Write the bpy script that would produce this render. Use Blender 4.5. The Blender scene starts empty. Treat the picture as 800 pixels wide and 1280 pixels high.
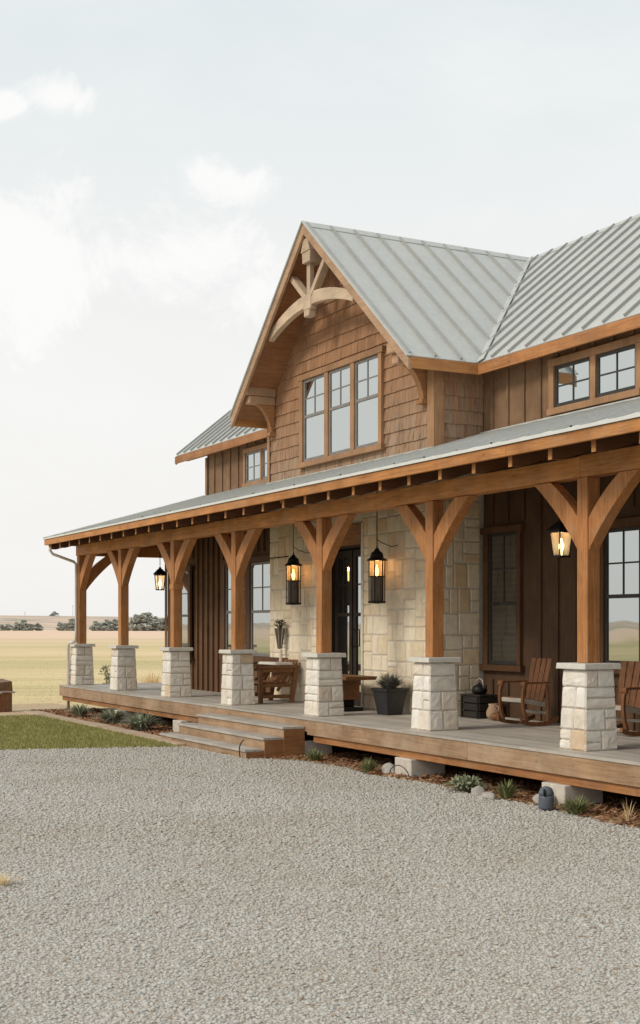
import bpy, bmesh, math, random
import numpy as np
from mathutils import Vector, Matrix, noise

random.seed(11); np.random.seed(11)
sc = bpy.context.scene
COL = sc.collection
R = math.radians
G = -0.57            # level of the ground; the porch floor is z = 0

# ------------------------------------------------------------------ materials
def nt(name):
    m = bpy.data.materials.new(name); m.use_nodes = True
    t = m.node_tree; t.nodes.clear()
    o = t.nodes.new('ShaderNodeOutputMaterial'); b = t.nodes.new('ShaderNodeBsdfPrincipled')
    t.links.new(b.outputs[0], o.inputs[0])
    return m, t, b
def N(t, kind, **kw):
    n = t.nodes.new(kind)
    for k, v in kw.items():
        if k in n.inputs.keys() if isinstance(k, str) else False: n.inputs[k].default_value = v
        else: setattr(n, k, v)
    return n
def L(t, a, b): t.links.new(a, b)
def coords(t, scale=(1, 1, 1), rnd=True, kind='Object'):
    tc = N(t, 'ShaderNodeTexCoord'); mp = N(t, 'ShaderNodeMapping')
    L(t, tc.outputs[kind], mp.inputs['Vector']); mp.inputs['Scale'].default_value = scale
    if rnd:
        oi = N(t, 'ShaderNodeObjectInfo'); mu = N(t, 'ShaderNodeMath', operation='MULTIPLY'); mu.inputs[1].default_value = 37.0
        L(t, oi.outputs['Random'], mu.inputs[0])
        cb = N(t, 'ShaderNodeCombineXYZ')
        for i in range(3): L(t, mu.outputs[0], cb.inputs[i])
        L(t, cb.outputs[0], mp.inputs['Location'])
    return mp.outputs[0]
def noise_tex(t, vec, scale, detail=5, rough=.6, dist=0):
    n = N(t, 'ShaderNodeTexNoise'); L(t, vec, n.inputs['Vector'])
    n.inputs['Scale'].default_value = scale; n.inputs['Detail'].default_value = detail
    n.inputs['Roughness'].default_value = rough; n.inputs['Distortion'].default_value = dist
    return n.outputs['Fac']
def ramp(t, fac, stops, interp='LINEAR'):
    r = N(t, 'ShaderNodeValToRGB'); L(t, fac, r.inputs[0]); cr = r.color_ramp; cr.interpolation = interp
    while len(cr.elements) < len(stops): cr.elements.new(.5)
    for e, (p, c) in zip(cr.elements, stops):
        e.position = p; e.color = (c[0], c[1], c[2], 1) if not isinstance(c, (int, float)) else (c, c, c, 1)
    return r.outputs[0]
def mix(t, fac, a, b, blend='MIX'):
    m = N(t, 'ShaderNodeMix', data_type='RGBA', blend_type=blend)
    for s, v in ((m.inputs[0], fac), (m.inputs[6], a), (m.inputs[7], b)):
        if isinstance(v, (int, float)): s.default_value = v
        elif isinstance(v, tuple): s.default_value = (*v, 1)
        else: L(t, v, s)
    return m.outputs[2]
def bump(t, b, h, strength=.3, dist=.01):
    n = N(t, 'ShaderNodeBump'); n.inputs['Strength'].default_value = strength; n.inputs['Distance'].default_value = dist
    L(t, h, n.inputs['Height']); L(t, n.outputs[0], b.inputs['Normal'])
def attr(t, name='tint'):
    a = N(t, 'ShaderNodeAttribute'); a.attribute_name = name
    return a.outputs['Fac']

def wood(name, dark, lite, axis=0, rough=.6, knots=True, weather=None, contrast=1.0):
    m, t, b = nt(name)
    s = [14, 14, 14]; s[axis] = .9
    v = coords(t, tuple(s))
    f = noise_tex(t, v, 2.2, 8, .65, .4)
    c = ramp(t, f, [(.3, dark), (.72, lite)])
    v2 = coords(t, (1.3, 1.3, 1.3))
    bl = noise_tex(t, v2, 1.6, 4, .6)
    c = mix(t, 1.0, c, ramp(t, bl, [(.3, .72), (.7, 1.12)]), 'MULTIPLY')
    c = mix(t, 1.0, c, ramp(t, attr(t), [(0, 1), (1, .62)]), 'MULTIPLY')
    if knots:
        ks = [1.6, 1.6, 1.6]; ks[axis] = 1.0
        vo = N(t, 'ShaderNodeTexVoronoi'); L(t, coords(t, tuple(ks)), vo.inputs['Vector']); vo.inputs['Scale'].default_value = 2.1
        c = mix(t, ramp(t, vo.outputs['Distance'], [(.03, .75), (.075, 0)]), c, tuple(x * .45 for x in dark))
        cs = [9, 9, 9]; cs[axis] = .35
        ck = noise_tex(t, coords(t, tuple(cs)), 2.0, 3, .5)
        c = mix(t, ramp(t, ck, [(.485, 0), (.497, .7), (.509, 0)]), c, tuple(x * .38 for x in dark))
        gw = noise_tex(t, coords(t, (1.1, 1.1, 1.1)), 2.3, 6, .7)
        c = mix(t, ramp(t, gw, [(.5, 0), (.72, .38)]), c, (.40, .29, .19))
    if weather:
        w = noise_tex(t, coords(t, (.8, .8, .8)), 1.3, 5, .7)
        c = mix(t, ramp(t, w, [(.44, 0), (.66, .55)]), c, weather)
    L(t, c, b.inputs['Base Color']); b.inputs['Roughness'].default_value = rough
    b.inputs['Specular IOR Level'].default_value = .25
    bump(t, b, f, .25, .006)
    return m
def plain(name, col, rough=.5, metal=0, var=.15, scale=6, bumpy=0):
    m, t, b = nt(name)
    f = noise_tex(t, coords(t), scale, 5, .6)
    c = mix(t, ramp(t, f, [(.3, 0), (.7, 1)]), tuple(x * (1 - var) for x in col), tuple(min(1, x * (1 + var)) for x in col))
    L(t, c, b.inputs['Base Color']); b.inputs['Roughness'].default_value = rough; b.inputs['Metallic'].default_value = metal
    b.inputs['Specular IOR Level'].default_value = .35
    if bumpy: bump(t, b, f, bumpy, .01)
    return m

M = {}
OD, OL = (.44, .172, .05), (.67, .315, .105)
M['beam'] = wood('cedar_beam_wood', OD, OL, 0)
M['post'] = wood('cedar_post_wood', (.38, .148, .048), (.58, .275, .105), 2)
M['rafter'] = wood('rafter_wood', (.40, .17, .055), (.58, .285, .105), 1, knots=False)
M['raftershade'] = wood('shade_toned_rafter_wood', (.10, .045, .022), (.17, .08, .038), 1, knots=False)  # shade between rafters put into the wood colour; also darkens the porch soffit
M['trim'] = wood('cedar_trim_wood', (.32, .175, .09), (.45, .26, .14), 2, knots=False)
M['trimd'] = wood('shaded_trim_wood', (.10, .047, .022), (.165, .08, .038), 2, knots=False)  # trim copy darkened to carry porch shade on the lower windows
M['barge'] = wood('bargeboard_wood', (.40, .245, .145), (.54, .355, .225), 0, knots=False)
M['trimh'] = wood('cedar_trim_wood_long', (.36, .155, .06), (.52, .255, .108), 0, knots=False)
M['soffit'] = wood('soffit_boards', (.23, .098, .038), (.38, .178, .078), 1, knots=False)
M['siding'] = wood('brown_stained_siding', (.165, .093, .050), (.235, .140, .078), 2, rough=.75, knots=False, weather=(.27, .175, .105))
M['sidingd'] = wood('shade_darkened_porch_siding', (.085, .046, .025), (.135, .076, .042), 2, rough=.75, knots=False)  # siding copy with the shade of the porch painted in
M['sidingm'] = wood('mid_shade_porch_siding', (.125, .066, .034), (.195, .108, .056), 2, rough=.75, knots=False)  # milder shade-darkened siding copy for the left wing
M['pale'] = wood('pale_truss_timber', (.50, .37, .25), (.66, .52, .385), 0, knots=False)
M['corbel'] = wood('bracket_timber', (.32, .15, .06), (.47, .24, .105), 1, knots=False)
M['chair'] = wood('chair_wood', (.15, .062, .026), (.30, .135, .06), 2, knots=False)
M['palewood'] = wood('pale_seat_wood', (.42, .36, .30), (.62, .55, .48), 0, knots=False)
M['table'] = wood('table_wood', (.17, .075, .032), (.33, .16, .07), 0, knots=False)
M['door'] = wood('dark_door_wood', (.022, .015, .011), (.045, .032, .024), 2, knots=False)
M['doorhead'] = wood('door_head_timber', (.28, .12, .05), (.42, .20, .088), 0)
M['fasciaboard'] = wood('weathered_fascia_board', (.33, .19, .10), (.50, .33, .20), 0, knots=True, weather=(.50, .38, .27))
M['joist'] = wood('orange_joist_board', (.34, .138, .05), (.52, .245, .095), 0)
M['stair'] = wood('stair_riser_wood', (.30, .145, .065), (.46, .26, .135), 0, weather=(.48, .34, .22))
M['stairside'] = wood('orange_stringer_wood', (.24, .105, .042), (.38, .185, .08), 1, knots=False)
M['tread'] = wood('grey_tread_wood', (.44, .40, .35), (.58, .54, .48), 0, knots=False)
M['old'] = wood('old_post_wood', (.20, .085, .035), (.36, .18, .09), 2, weather=(.28, .22, .16))

def m_deck():
    m, t, b = nt('grey_deck_boards')
    f = noise_tex(t, coords(t, (.6, 12, 1), False), 3, 6, .6)
    c = ramp(t, f, [(.3, (.42, .375, .32)), (.7, (.56, .515, .455))])
    c = mix(t, 1, c, ramp(t, attr(t), [(0, .80), (1, 1.08)]), 'MULTIPLY')
    bl = noise_tex(t, coords(t, (.5, .5, .5), False), 1.5, 4, .6)
    c = mix(t, 1, c, ramp(t, bl, [(.3, .8), (.7, 1.1)]), 'MULTIPLY')
    st = noise_tex(t, coords(t, (1, 1, 1), False), 2.6, 7, .75)
    c = mix(t, ramp(t, st, [(.54, 0), (.7, .45)]), c, (.30, .255, .205))
    L(t, c, b.inputs['Base Color']); b.inputs['Roughness'].default_value = .62
    bump(t, b, f, .2, .004)
    return m
M['deck'] = m_deck()

def m_stone(name, stops, rough=.85):
    m, t, b = nt(name)
    c = ramp(t, attr(t), stops)
    v = coords(t, rnd=True)
    f = noise_tex(t, v, 9, 8, .7)
    f2 = noise_tex(t, v, 2.5, 4, .6)
    c = mix(t, 1, c, ramp(t, f, [(.25, .80), (.7, 1.08)]), 'MULTIPLY')
    c = mix(t, ramp(t, f2, [(.52, 0), (.75, .3)]), c, (.56, .42, .28))
    L(t, c, b.inputs['Base Color']); b.inputs['Roughness'].default_value = rough; b.inputs['Specular IOR Level'].default_value = .2
    bump(t, b, noise_tex(t, v, 28, 8, .7), .35, .008)
    return m
M['pierstone'] = m_stone('cream_limestone', [(0, (.72, .66, .57)), (.35, (.79, .745, .67)), (.7, (.84, .80, .735)), (.95, (.75, .67, .57)), (1, (.66, .50, .34))])
M['wallstone'] = m_stone('tan_limestone', [(0, (.76, .635, .45)), (.3, (.82, .71, .535)), (.6, (.86, .77, .61)), (.88, (.80, .64, .43)), (1, (.74, .55, .34))])  # own tan, warmed further to imitate lantern glow and deck bounce
M['mortar'] = plain('grey_mortar', (.58, .53, .455), .9, var=.15, scale=20, bumpy=.3)
M['cap'] = plain('pale_cap_stone', (.62, .59, .53), .8, var=.1, scale=12, bumpy=.3)
M['block'] = plain('footing_block_stone', (.56, .51, .44), .85, var=.15, scale=10, bumpy=.3)

def m_metal(name='standing_seam_metal', k=1.0):
    m, t, b = nt(name)
    f = noise_tex(t, coords(t, (1, 1, 1), False), 1.2, 5, .6)
    f2 = noise_tex(t, coords(t, (6, 6, 6), False), 3, 4, .6)
    c = ramp(t, f, [(.3, tuple(k * q for q in (.50, .51, .49))), (.7, tuple(k * q for q in (.54, .55, .528)))])
    c = mix(t, .12, c, ramp(t, f2, [(.3, .75), (.7, 1.0)]), 'MULTIPLY')
    c = mix(t, 1, c, ramp(t, attr(t), [(0, 1), (1, .52)]), 'MULTIPLY')
    stk = noise_tex(t, coords(t, (5, 5, .35), False), 2.2, 6, .65)
    c = mix(t, 1, c, ramp(t, stk, [(.3, .92), (.7, 1.04)]), 'MULTIPLY')
    bump(t, b, noise_tex(t, coords(t, (2.4, 2.4, .8), False), 1.5, 2, .5), .12, .02)
    L(t, c, b.inputs['Base Color']); b.inputs['Metallic'].default_value = .08; b.inputs['Specular IOR Level'].default_value = .3
    L(t, ramp(t, f, [(.3, .48), (.7, .6)]), b.inputs['Roughness'])
    return m
M['metal'] = m_metal(); M['metalp'] = m_metal('brightened_porch_roof_metal', 1.3)  # porch copy lightened to make up for sky light the walls block
M['gutter'] = plain('galvanised_downpipe', (.60, .565, .51), .5, .3, .1)
M['black'] = plain('black_iron', (.014, .012, .011), .5, .3, .3)
M['sash'] = plain('charcoal_sash', (.04, .038, .036), .5, 0, .2)
M['sashl'] = plain('grey_sash', (.20, .19, .18), .5, 0, .15)
M['pot'] = plain('charcoal_pot', (.028, .028, .03), .45, 0, .25)
M['clay'] = plain('tan_clay', (.36, .24, .16), .8, 0, .25, bumpy=.3)
M['rock'] = plain('pale_rock', (.40, .37, .33), .9, 0, .3, 8, .5)
M['blue'] = plain('grey_blue_plastic', (.10, .115, .14), .5, 0, .15)
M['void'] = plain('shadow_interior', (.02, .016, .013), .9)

def m_glass(name, tint=(.72, .76, .75), refl=.8, dark=(.012, .011, .010), blinds=False):
    m, t, b = nt(name)
    out = [n for n in t.nodes if n.type == 'OUTPUT_MATERIAL'][0]
    b.inputs['Base Color'].default_value = (*dark, 1); b.inputs['Roughness'].default_value = .3
    if blinds:
        wv = N(t, 'ShaderNodeTexWave', wave_type='BANDS', bands_direction='Z'); L(t, coords(t, rnd=False), wv.inputs[0]); wv.inputs['Scale'].default_value = 3.6
        L(t, mix(t, wv.outputs['Fac'], tuple(x * .8 for x in dark), tuple(x * 1.25 for x in dark)), b.inputs['Base Color'])
    g = N(t, 'ShaderNodeBsdfGlossy'); g.inputs['Color'].default_value = (*tint, 1); g.inputs['Roughness'].default_value = .015
    w = noise_tex(t, coords(t, rnd=True), .9, 2, .5)
    bn = N(t, 'ShaderNodeBump'); bn.inputs['Strength'].default_value = .12; bn.inputs['Distance'].default_value = .02
    L(t, w, bn.inputs['Height']); L(t, bn.outputs[0], g.inputs['Normal'])
    ms = N(t, 'ShaderNodeMixShader'); ms.inputs[0].default_value = refl
    L(t, b.outputs[0], ms.inputs[1]); L(t, g.outputs[0], ms.inputs[2]); L(t, ms.outputs[0], out.inputs[0])
    return m
M['glass'] = m_glass('sky_window_glass', refl=.78)
M['glassd'] = m_glass('dim_window_glass', refl=.22, dark=(.045, .04, .033), blinds=True)
M['glassp'] = m_glass('porch_window_glass', refl=.72)
def m_lampglass():
    m, t, b = nt('lantern_glass')
    out = [n for n in t.nodes if n.type == 'OUTPUT_MATERIAL'][0]
    tr = N(t, 'ShaderNodeBsdfTransparent'); tr.inputs[0].default_value = (.86, .78, .68, 1)
    g = N(t, 'ShaderNodeBsdfDiffuse')
    ms = N(t, 'ShaderNodeMixShader'); ms.inputs[0].default_value = 0.0
    tl = N(t, 'ShaderNodeBsdfTranslucent'); tl.inputs[0].default_value = (.9, .72, .5, 1)
    m2 = N(t, 'ShaderNodeMixShader'); m2.inputs[0].default_value = .30; L(t, tr.outputs[0], m2.inputs[1]); L(t, tl.outputs[0], m2.inputs[2])
    L(t, m2.outputs[0], ms.inputs[1]); L(t, g.outputs[0], ms.inputs[2]); L(t, ms.outputs[0], out.inputs[0])
    return m
M['lampglass'] = m_lampglass()
def m_emit(name, col, s):
    m, t, b = nt(name)
    f = noise_tex(t, coords(t), 3, 2)
    L(t, mix(t, f, col, tuple(min(1, x * 1.2) for x in col)), b.inputs['Emission Color']); b.inputs['Emission Strength'].default_value = s
    b.inputs['Base Color'].default_value = (*col, 1)
    return m
M['bulb'] = m_emit('warm_bulb', (1, .5, .17), 7)
M['bulbw'] = m_emit('pale_bulb', (1, .78, .5), 9)

def m_shingle():
    m, t, b = nt('cedar_shingles')
    c = ramp(t, attr(t), [(0, (.31, .168, .092)), (.4, (.335, .186, .105)), (.75, (.37, .212, .124)), (1, (.29, .157, .09))])
    v = coords(t, (16, 16, .9), False)
    f = noise_tex(t, v, 1.6, 7, .7)
    c = mix(t, 1, c, ramp(t, f, [(.3, .66), (.68, 1.18)]), 'MULTIPLY')
    # grey weathering, stronger low on the wall
    tc = N(t, 'ShaderNodeTexCoord'); sp = N(t, 'ShaderNodeSeparateXYZ'); L(t, tc.outputs['Object'], sp.inputs[0])
    mr = N(t, 'ShaderNodeMapRange'); mr.inputs[1].default_value = 5.3; mr.inputs[2].default_value = 4.1; L(t, sp.outputs['Z'], mr.inputs[0])
    f3 = noise_tex(t, coords(t, (5, 5, .8), False), 1.5, 5, .7)
    ad = N(t, 'ShaderNodeMath', operation='MULTIPLY'); L(t, mr.outputs[0], ad.inputs[0]); L(t, ramp(t, f3, [(.38, 0), (.62, .85)]), ad.inputs[1])
    c = mix(t, ad.outputs[0], c, (.33, .265, .195))
    f4 = noise_tex(t, coords(t, (11, 11, 1.6), False), 1.7, 6, .75); a2 = N(t, 'ShaderNodeMath', operation='MULTIPLY'); L(t, mr.outputs[0], a2.inputs[0]); L(t, ramp(t, f4, [(.50, 0), (.64, .8)]), a2.inputs[1])
    c = mix(t, a2.outputs[0], c, (.095, .08, .068))
    L(t, c, b.inputs['Base Color']); b.inputs['Roughness'].default_value = .85; b.inputs['Specular IOR Level'].default_value = .15
    bump(t, b, f, .5, .006)
    return m
M['shingle'] = m_shingle()

def m_gravel(name, stones):
    m, t, b = nt(name)
    if stones:
        c = ramp(t, attr(t), [(0, (.37, .325, .275)), (.18, (.45, .422, .378)), (.5, (.505, .485, .442)), (.8, (.555, .54, .50)), (.95, (.475, .425, .365)), (1, (.35, .255, .18))])
        f = noise_tex(t, coords(t, rnd=False), 60, 4, .7)
        c = mix(t, 1, c, ramp(t, f, [(.3, .82), (.7, 1.08)]), 'MULTIPLY')
        big = noise_tex(t, coords(t, (1, 1, 1), False), .35, 4, .6)
        c = mix(t, 1, c, ramp(t, big, [(.35, (.94, .915, .88)), (.5, (1, 1, 1)), (.65, (1.05, 1.05, 1.05))]), 'MULTIPLY')
        L(t, c, b.inputs['Base Color']); b.inputs['Roughness'].default_value = .9; b.inputs['Specular IOR Level'].default_value = .15
        return m
    v = coords(t, rnd=False)
    vo = N(t, 'ShaderNodeTexVoronoi', feature='F1'); L(t, v, vo.inputs['Vector']); vo.inputs['Scale'].default_value = 30
    vo2 = N(t, 'ShaderNodeTexVoronoi', feature='DISTANCE_TO_EDGE'); L(t, v, vo2.inputs['Vector']); vo2.inputs['Scale'].default_value = 30
    sep = N(t, 'ShaderNodeSeparateColor'); L(t, vo.outputs['Color'], sep.inputs[0])
    c = ramp(t, sep.outputs[0], [(0, (.40, .35, .29)), (.3, (.47, .44, .39)), (.7, (.54, .52, .475)), (.92, (.51, .46, .40)), (1, (.40, .32, .25))])
    c = mix(t, ramp(t, vo2.outputs['Distance'], [(.0, .8), (.10, 0)]), c, (.29, .22, .16))
    big = noise_tex(t, v, .35, 4, .6)
    c = mix(t, 1, c, ramp(t, big, [(.35, (.93, .89, .84)), (.65, (1.04, 1.05, 1.05))]), 'MULTIPLY')
    L(t, c, b.inputs['Base Color']); b.inputs['Roughness'].default_value = .95; b.inputs['Specular IOR Level'].default_value = .1
    bump(t, b, vo2.outputs['Distance'], .8, .03)
    return m
M['gravelbed'] = m_gravel('gravel_sheet', False)
M['gravelstone'] = m_gravel('gravel_stones', True)

def m_field():
    m, t, b = nt('dry_field')
    v = coords(t, (1, .25, 1), False)
    rot = N(t, 'ShaderNodeVectorRotate', rotation_type='Z_AXIS'); L(t, coords(t, (1, 1, 1), False), rot.inputs[0]); rot.inputs['Angle'].default_value = R(28)
    mp = N(t, 'ShaderNodeMapping'); L(t, rot.outputs[0], mp.inputs[0]); mp.inputs['Scale'].default_value = (1, .12, 1)
    big = noise_tex(t, mp.outputs[0], .03, 4, .55)
    c = ramp(t, big, [(.36, (.54, .47, .23)), (.47, (.69, .56, .31)), (.57, (.79, .62, .37)), (.68, (.83, .62, .42))])
    f = noise_tex(t, mp.outputs[0], .8, 8, .75)
    c = mix(t, 1, c, ramp(t, f, [(.3, .80), (.7, 1.12)]), 'MULTIPLY')
    f2 = noise_tex(t, coords(t, (1, 1, 1), False), 9, 5, .7)
    c = mix(t, 1, c, ramp(t, f2, [(.3, .75), (.7, 1.1)]), 'MULTIPLY')
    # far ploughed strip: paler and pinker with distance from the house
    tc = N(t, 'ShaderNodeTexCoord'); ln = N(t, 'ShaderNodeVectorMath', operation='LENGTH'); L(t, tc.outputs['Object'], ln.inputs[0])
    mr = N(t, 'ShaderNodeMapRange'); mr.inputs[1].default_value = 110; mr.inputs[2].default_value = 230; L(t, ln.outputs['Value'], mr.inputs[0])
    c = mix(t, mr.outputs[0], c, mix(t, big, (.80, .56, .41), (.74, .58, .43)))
    L(t, c, b.inputs['Base Color']); b.inputs['Roughness'].default_value = 1; b.inputs['Specular IOR Level'].default_value = .05
    return m
M['field'] = m_field()
def m_ground(name, stops, scale, scale2, bumps=.4, bd=.02):
    m, t, b = nt(name)
    v = coords(t, rnd=False)
    f = noise_tex(t, v, scale, 8, .7); f2 = noise_tex(t, v, scale2, 6, .7)
    c = ramp(t, f, stops); c = mix(t, 1, c, ramp(t, f2, [(.3, .65), (.7, 1.2)]), 'MULTIPLY')
    L(t, c, b.inputs['Base Color']); b.inputs['Roughness'].default_value = 1; b.inputs['Specular IOR Level'].default_value = .05
    bump(t, b, f2, bumps, bd)
    return m
M['lawnsoil'] = m_ground('lawn_base', [(.3, (.25, .235, .085)), (.7, (.38, .34, .14))], 3, 30)
M['dirt'] = m_ground('pale_dirt', [(.3, (.50, .35, .22)), (.5, (.58, .44, .30)), (.7, (.48, .40, .22))], 1.6, 14)
M['mulch'] = m_ground('bark_mulch', [(.3, (.10, .045, .022)), (.55, (.22, .10, .05)), (.75, (.30, .16, .085))], 9, 45, .9, .03)
M['kerb'] = m_ground('concrete_edging', [(.3, (.47, .35, .25)), (.7, (.58, .46, .35))], 4, 40, .3, .005)
M['hill'] = m_ground('hazy_hill', [(.36, (.38, .38, .31)), (.44, (.58, .48, .38)), (.55, (.70, .53, .42)), (.62, (.42, .41, .34))], .011, .05, .1)  # distance haze mixed into the hill colour

def m_leaf(name, a, b_, tr=.25):
    m, t, b = nt(name)
    c = ramp(t, attr(t), [(0, a), (1, b_)])
    f = noise_tex(t, coords(t), 3, 4)
    c = mix(t, 1, c, ramp(t, f, [(.3, .8), (.7, 1.15)]), 'MULTIPLY')
    L(t, c, b.inputs['Base Color']); b.inputs['Roughness'].default_value = .7; b.inputs['Specular IOR Level'].default_value = .2
    return m
M['grass'] = m_leaf('lawn_grass', (.235, .235, .075), (.48, .44, .18))
M['straw'] = m_leaf('straw_grass', (.66, .50, .27), (.88, .70, .46))
M['leafgrey'] = m_leaf('grey_green_leaves', (.20, .22, .14), (.47, .49, .37))
M['leafgreen'] = m_leaf('green_blades', (.11, .13, .045), (.31, .32, .15))
M['leafpale'] = m_leaf('pale_green_leaves', (.16, .19, .10), (.36, .38, .25))
M['leafpot'] = m_leaf('silver_pot_leaves', (.10, .10, .085), (.36, .35, .30))
M['dried'] = m_leaf('dried_flowers', (.04, .03, .022), (.16, .12, .08))
M['fartree'] = m_leaf('hazy_tree_leaves', (.40, .415, .365), (.52, .525, .47))  # leaf colour paled to imitate haze in the air
M['bark'] = plain('bark', (.16, .13, .11), .9)

# ------------------------------------------------------------------ mesh helpers
class MB:
    def __init__(s): s.v = []; s.f = []; s.t = []; s.mi = []
    def add(s, verts, faces, tint=0., mi=0):
        k = len(s.v); s.v.extend([tuple(p) for p in verts])
        for f in faces: s.f.append([k + i for i in f]); s.t.append(tint); s.mi.append(mi)
    def box(s, x0, x1, y0, y1, z0, z1, tint=None, mi=0):
        if tint is None: tint = random.random() * .5
        v = [(x0, y0, z0), (x1, y0, z0), (x1, y1, z0), (x0, y1, z0), (x0, y0, z1), (x1, y0, z1), (x1, y1, z1), (x0, y1, z1)]
        s.add(v, [(0, 3, 2, 1), (4, 5, 6, 7), (0, 1, 5, 4), (1, 2, 6, 5), (2, 3, 7, 6), (3, 0, 4, 7)], tint, mi)
    def hexa(s, lo, hi, tint=None, mi=0):            # 4 lower + 4 upper corners
        if tint is None: tint = random.random() * .5
        s.add(list(lo) + list(hi), [(0, 3, 2, 1), (4, 5, 6, 7), (0, 1, 5, 4), (1, 2, 6, 5), (2, 3, 7, 6), (3, 0, 4, 7)], tint, mi)
    def bar(s, p0, p1, w, h, up=(0, 0, 1), tint=None, mi=0):
        p0, p1 = Vector(p0), Vector(p1); d = (p1 - p0).normalized(); up = Vector(up)
        sd = d.cross(up).normalized(); u = sd.cross(d).normalized()
        def ring(p): return [p - sd * w / 2 - u * h / 2, p + sd * w / 2 - u * h / 2, p + sd * w / 2 + u * h / 2, p - sd * w / 2 + u * h / 2]
        if tint is None: tint = random.random() * .5
        s.add(ring(p0) + ring(p1), [(0, 1, 2, 3), (7, 6, 5, 4), (0, 4, 5, 1), (1, 5, 6, 2), (2, 6, 7, 3), (3, 7, 4, 0)], tint, mi)
    def slab(s, poly, dn, tint=0., mi=0):            # polygon in space extruded by vector dn
        n = len(poly); a = [Vector(p) for p in poly]; b = [p + Vector(dn) for p in a]
        fs = [tuple(range(n)), tuple(range(2 * n - 1, n - 1, -1))] + [(i, n + i, n + (i + 1) % n, (i + 1) % n) for i in range(n)]
        s.add(a + b, fs, tint, mi)
    def strip(s, outer, inner, off, tint=0., mi=0):  # two matching polylines -> quads, extruded by off
        off = Vector(off); n = len(outer)
        for i in range(n - 1):
            q = [Vector(outer[i]), Vector(outer[i + 1]), Vector(inner[i + 1]), Vector(inner[i])]
            k = q + [p + off for p in q]
            fs = [(0, 1, 2, 3), (7, 6, 5, 4), (0, 4, 5, 1), (2, 6, 7, 3)]
            if i == 0: fs.append((3, 7, 4, 0))
            if i == n - 2: fs.append((1, 5, 6, 2))
            s.add(k, fs, tint, mi)
    def tube(s, pts, r, n=8, tint=0., mi=0, cap=True):
        pts = [Vector(p) for p in pts]; rs = r if isinstance(r, (list, tuple)) else [r] * len(pts)
        rings = []; ref = None
        for i, p in enumerate(pts):
            d = (pts[min(i + 1, len(pts) - 1)] - pts[max(i - 1, 0)]).normalized()
            if ref is None: ref = Vector((1, 0, 0)) if abs(d.x) < .8 else Vector((0, 1, 0))
            a = (ref - d * ref.dot(d)).normalized(); b = d.cross(a); ref = a
            rings.append([p + (a * math.cos(2 * math.pi * k / n) + b * math.sin(2 * math.pi * k / n)) * rs[i] for k in range(n)])
        fs = []
        for i in range(len(pts) - 1):
            for k in range(n): fs.append((i * n + k, i * n + (k + 1) % n, (i + 1) * n + (k + 1) % n, (i + 1) * n + k))
        if cap: fs += [tuple(range(n - 1, -1, -1)), tuple(range((len(pts) - 1) * n, len(pts) * n))]
        s.add([v for r_ in rings for v in r_], fs, tint, mi)
    def lathe(s, prof, c=(0, 0, 0), n=20, tint=0., mi=0, rot=0):
        c = Vector(c); vs = []
        for r, z in prof:
            for k in range(n):
                a = 2 * math.pi * k / n + rot; vs.append(c + Vector((r * math.cos(a), r * math.sin(a), z)))
        fs = []
        for i in range(len(prof) - 1):
            for k in range(n): fs.append((i * n + k, i * n + (k + 1) % n, (i + 1) * n + (k + 1) % n, (i + 1) * n + k))
        fs += [tuple(range(n - 1, -1, -1)), tuple(range((len(prof) - 1) * n, len(prof) * n))]
        s.add(vs, fs, tint, mi)
    def mesh(s, name, mats, smooth=False):
        me = bpy.data.meshes.new(name); me.from_pydata(s.v, [], s.f)
        for m in (mats if isinstance(mats, (list, tuple)) else [mats]): me.materials.append(m)
        a = me.attributes.new('tint', 'FLOAT', 'FACE'); a.data.foreach_set('value', s.t)
        if max(s.mi, default=0): me.polygons.foreach_set('material_index', s.mi)
        if smooth: me.polygons.foreach_set('use_smooth', [True] * len(s.f))
        me.update(); return me
def link(name, me, parent=None, loc=None):
    o = bpy.data.objects.new(name, me); COL.objects.link(o)
    if parent is not None:
        o.parent = parent
        if loc is None:   # mesh given in world coordinates
            w = Matrix.Translation(parent.location) if parent.parent is None else WORLD[parent.name]
            o.matrix_parent_inverse = w.inverted()
            WORLD[o.name] = Matrix.Identity(4)
    if loc is not None: o.location = loc
    if o.name not in WORLD:
        WORLD[o.name] = (WORLD.get(parent.name, Matrix.Identity(4)) if parent is not None else Matrix.Identity(4)) @ Matrix.Translation(o.location)
    return o
WORLD = {}
def obj(name, mb, mat, parent=None, loc=None, smooth=False, bevel=0):
    o = link(name, mb.mesh(name, mat, smooth), parent, loc)
    if bevel:
        md = o.modifiers.new('edge_wear', 'BEVEL'); md.width = bevel; md.segments = 2; md.limit_method = 'ANGLE'
    return o
def thing(name, label, cat, loc, rz=0, group=None):
    o = bpy.data.objects.new(name, None); COL.objects.link(o); o.empty_display_size = .2
    o.location = loc; o.rotation_euler = (0, 0, rz); tag(o, label, cat, group)
    WORLD[o.name] = Matrix.Translation(loc) @ Matrix.Rotation(rz, 4, 'Z')
    return o
def tag(o, label, cat, group=None):
    o['label'] = label; o['category'] = cat
    if group: o['group'] = group
    return o
def structure(name, mb, mat, smooth=False):
    o = link(name, mb.mesh(name, mat, smooth)); o['kind'] = 'structure'; return o
def copy_tree(o, parent=None):
    c = o.copy(); COL.objects.link(c)
    if parent is not None: c.parent = parent
    for ch in list(o.children): copy_tree(ch, c)
    return c

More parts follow.
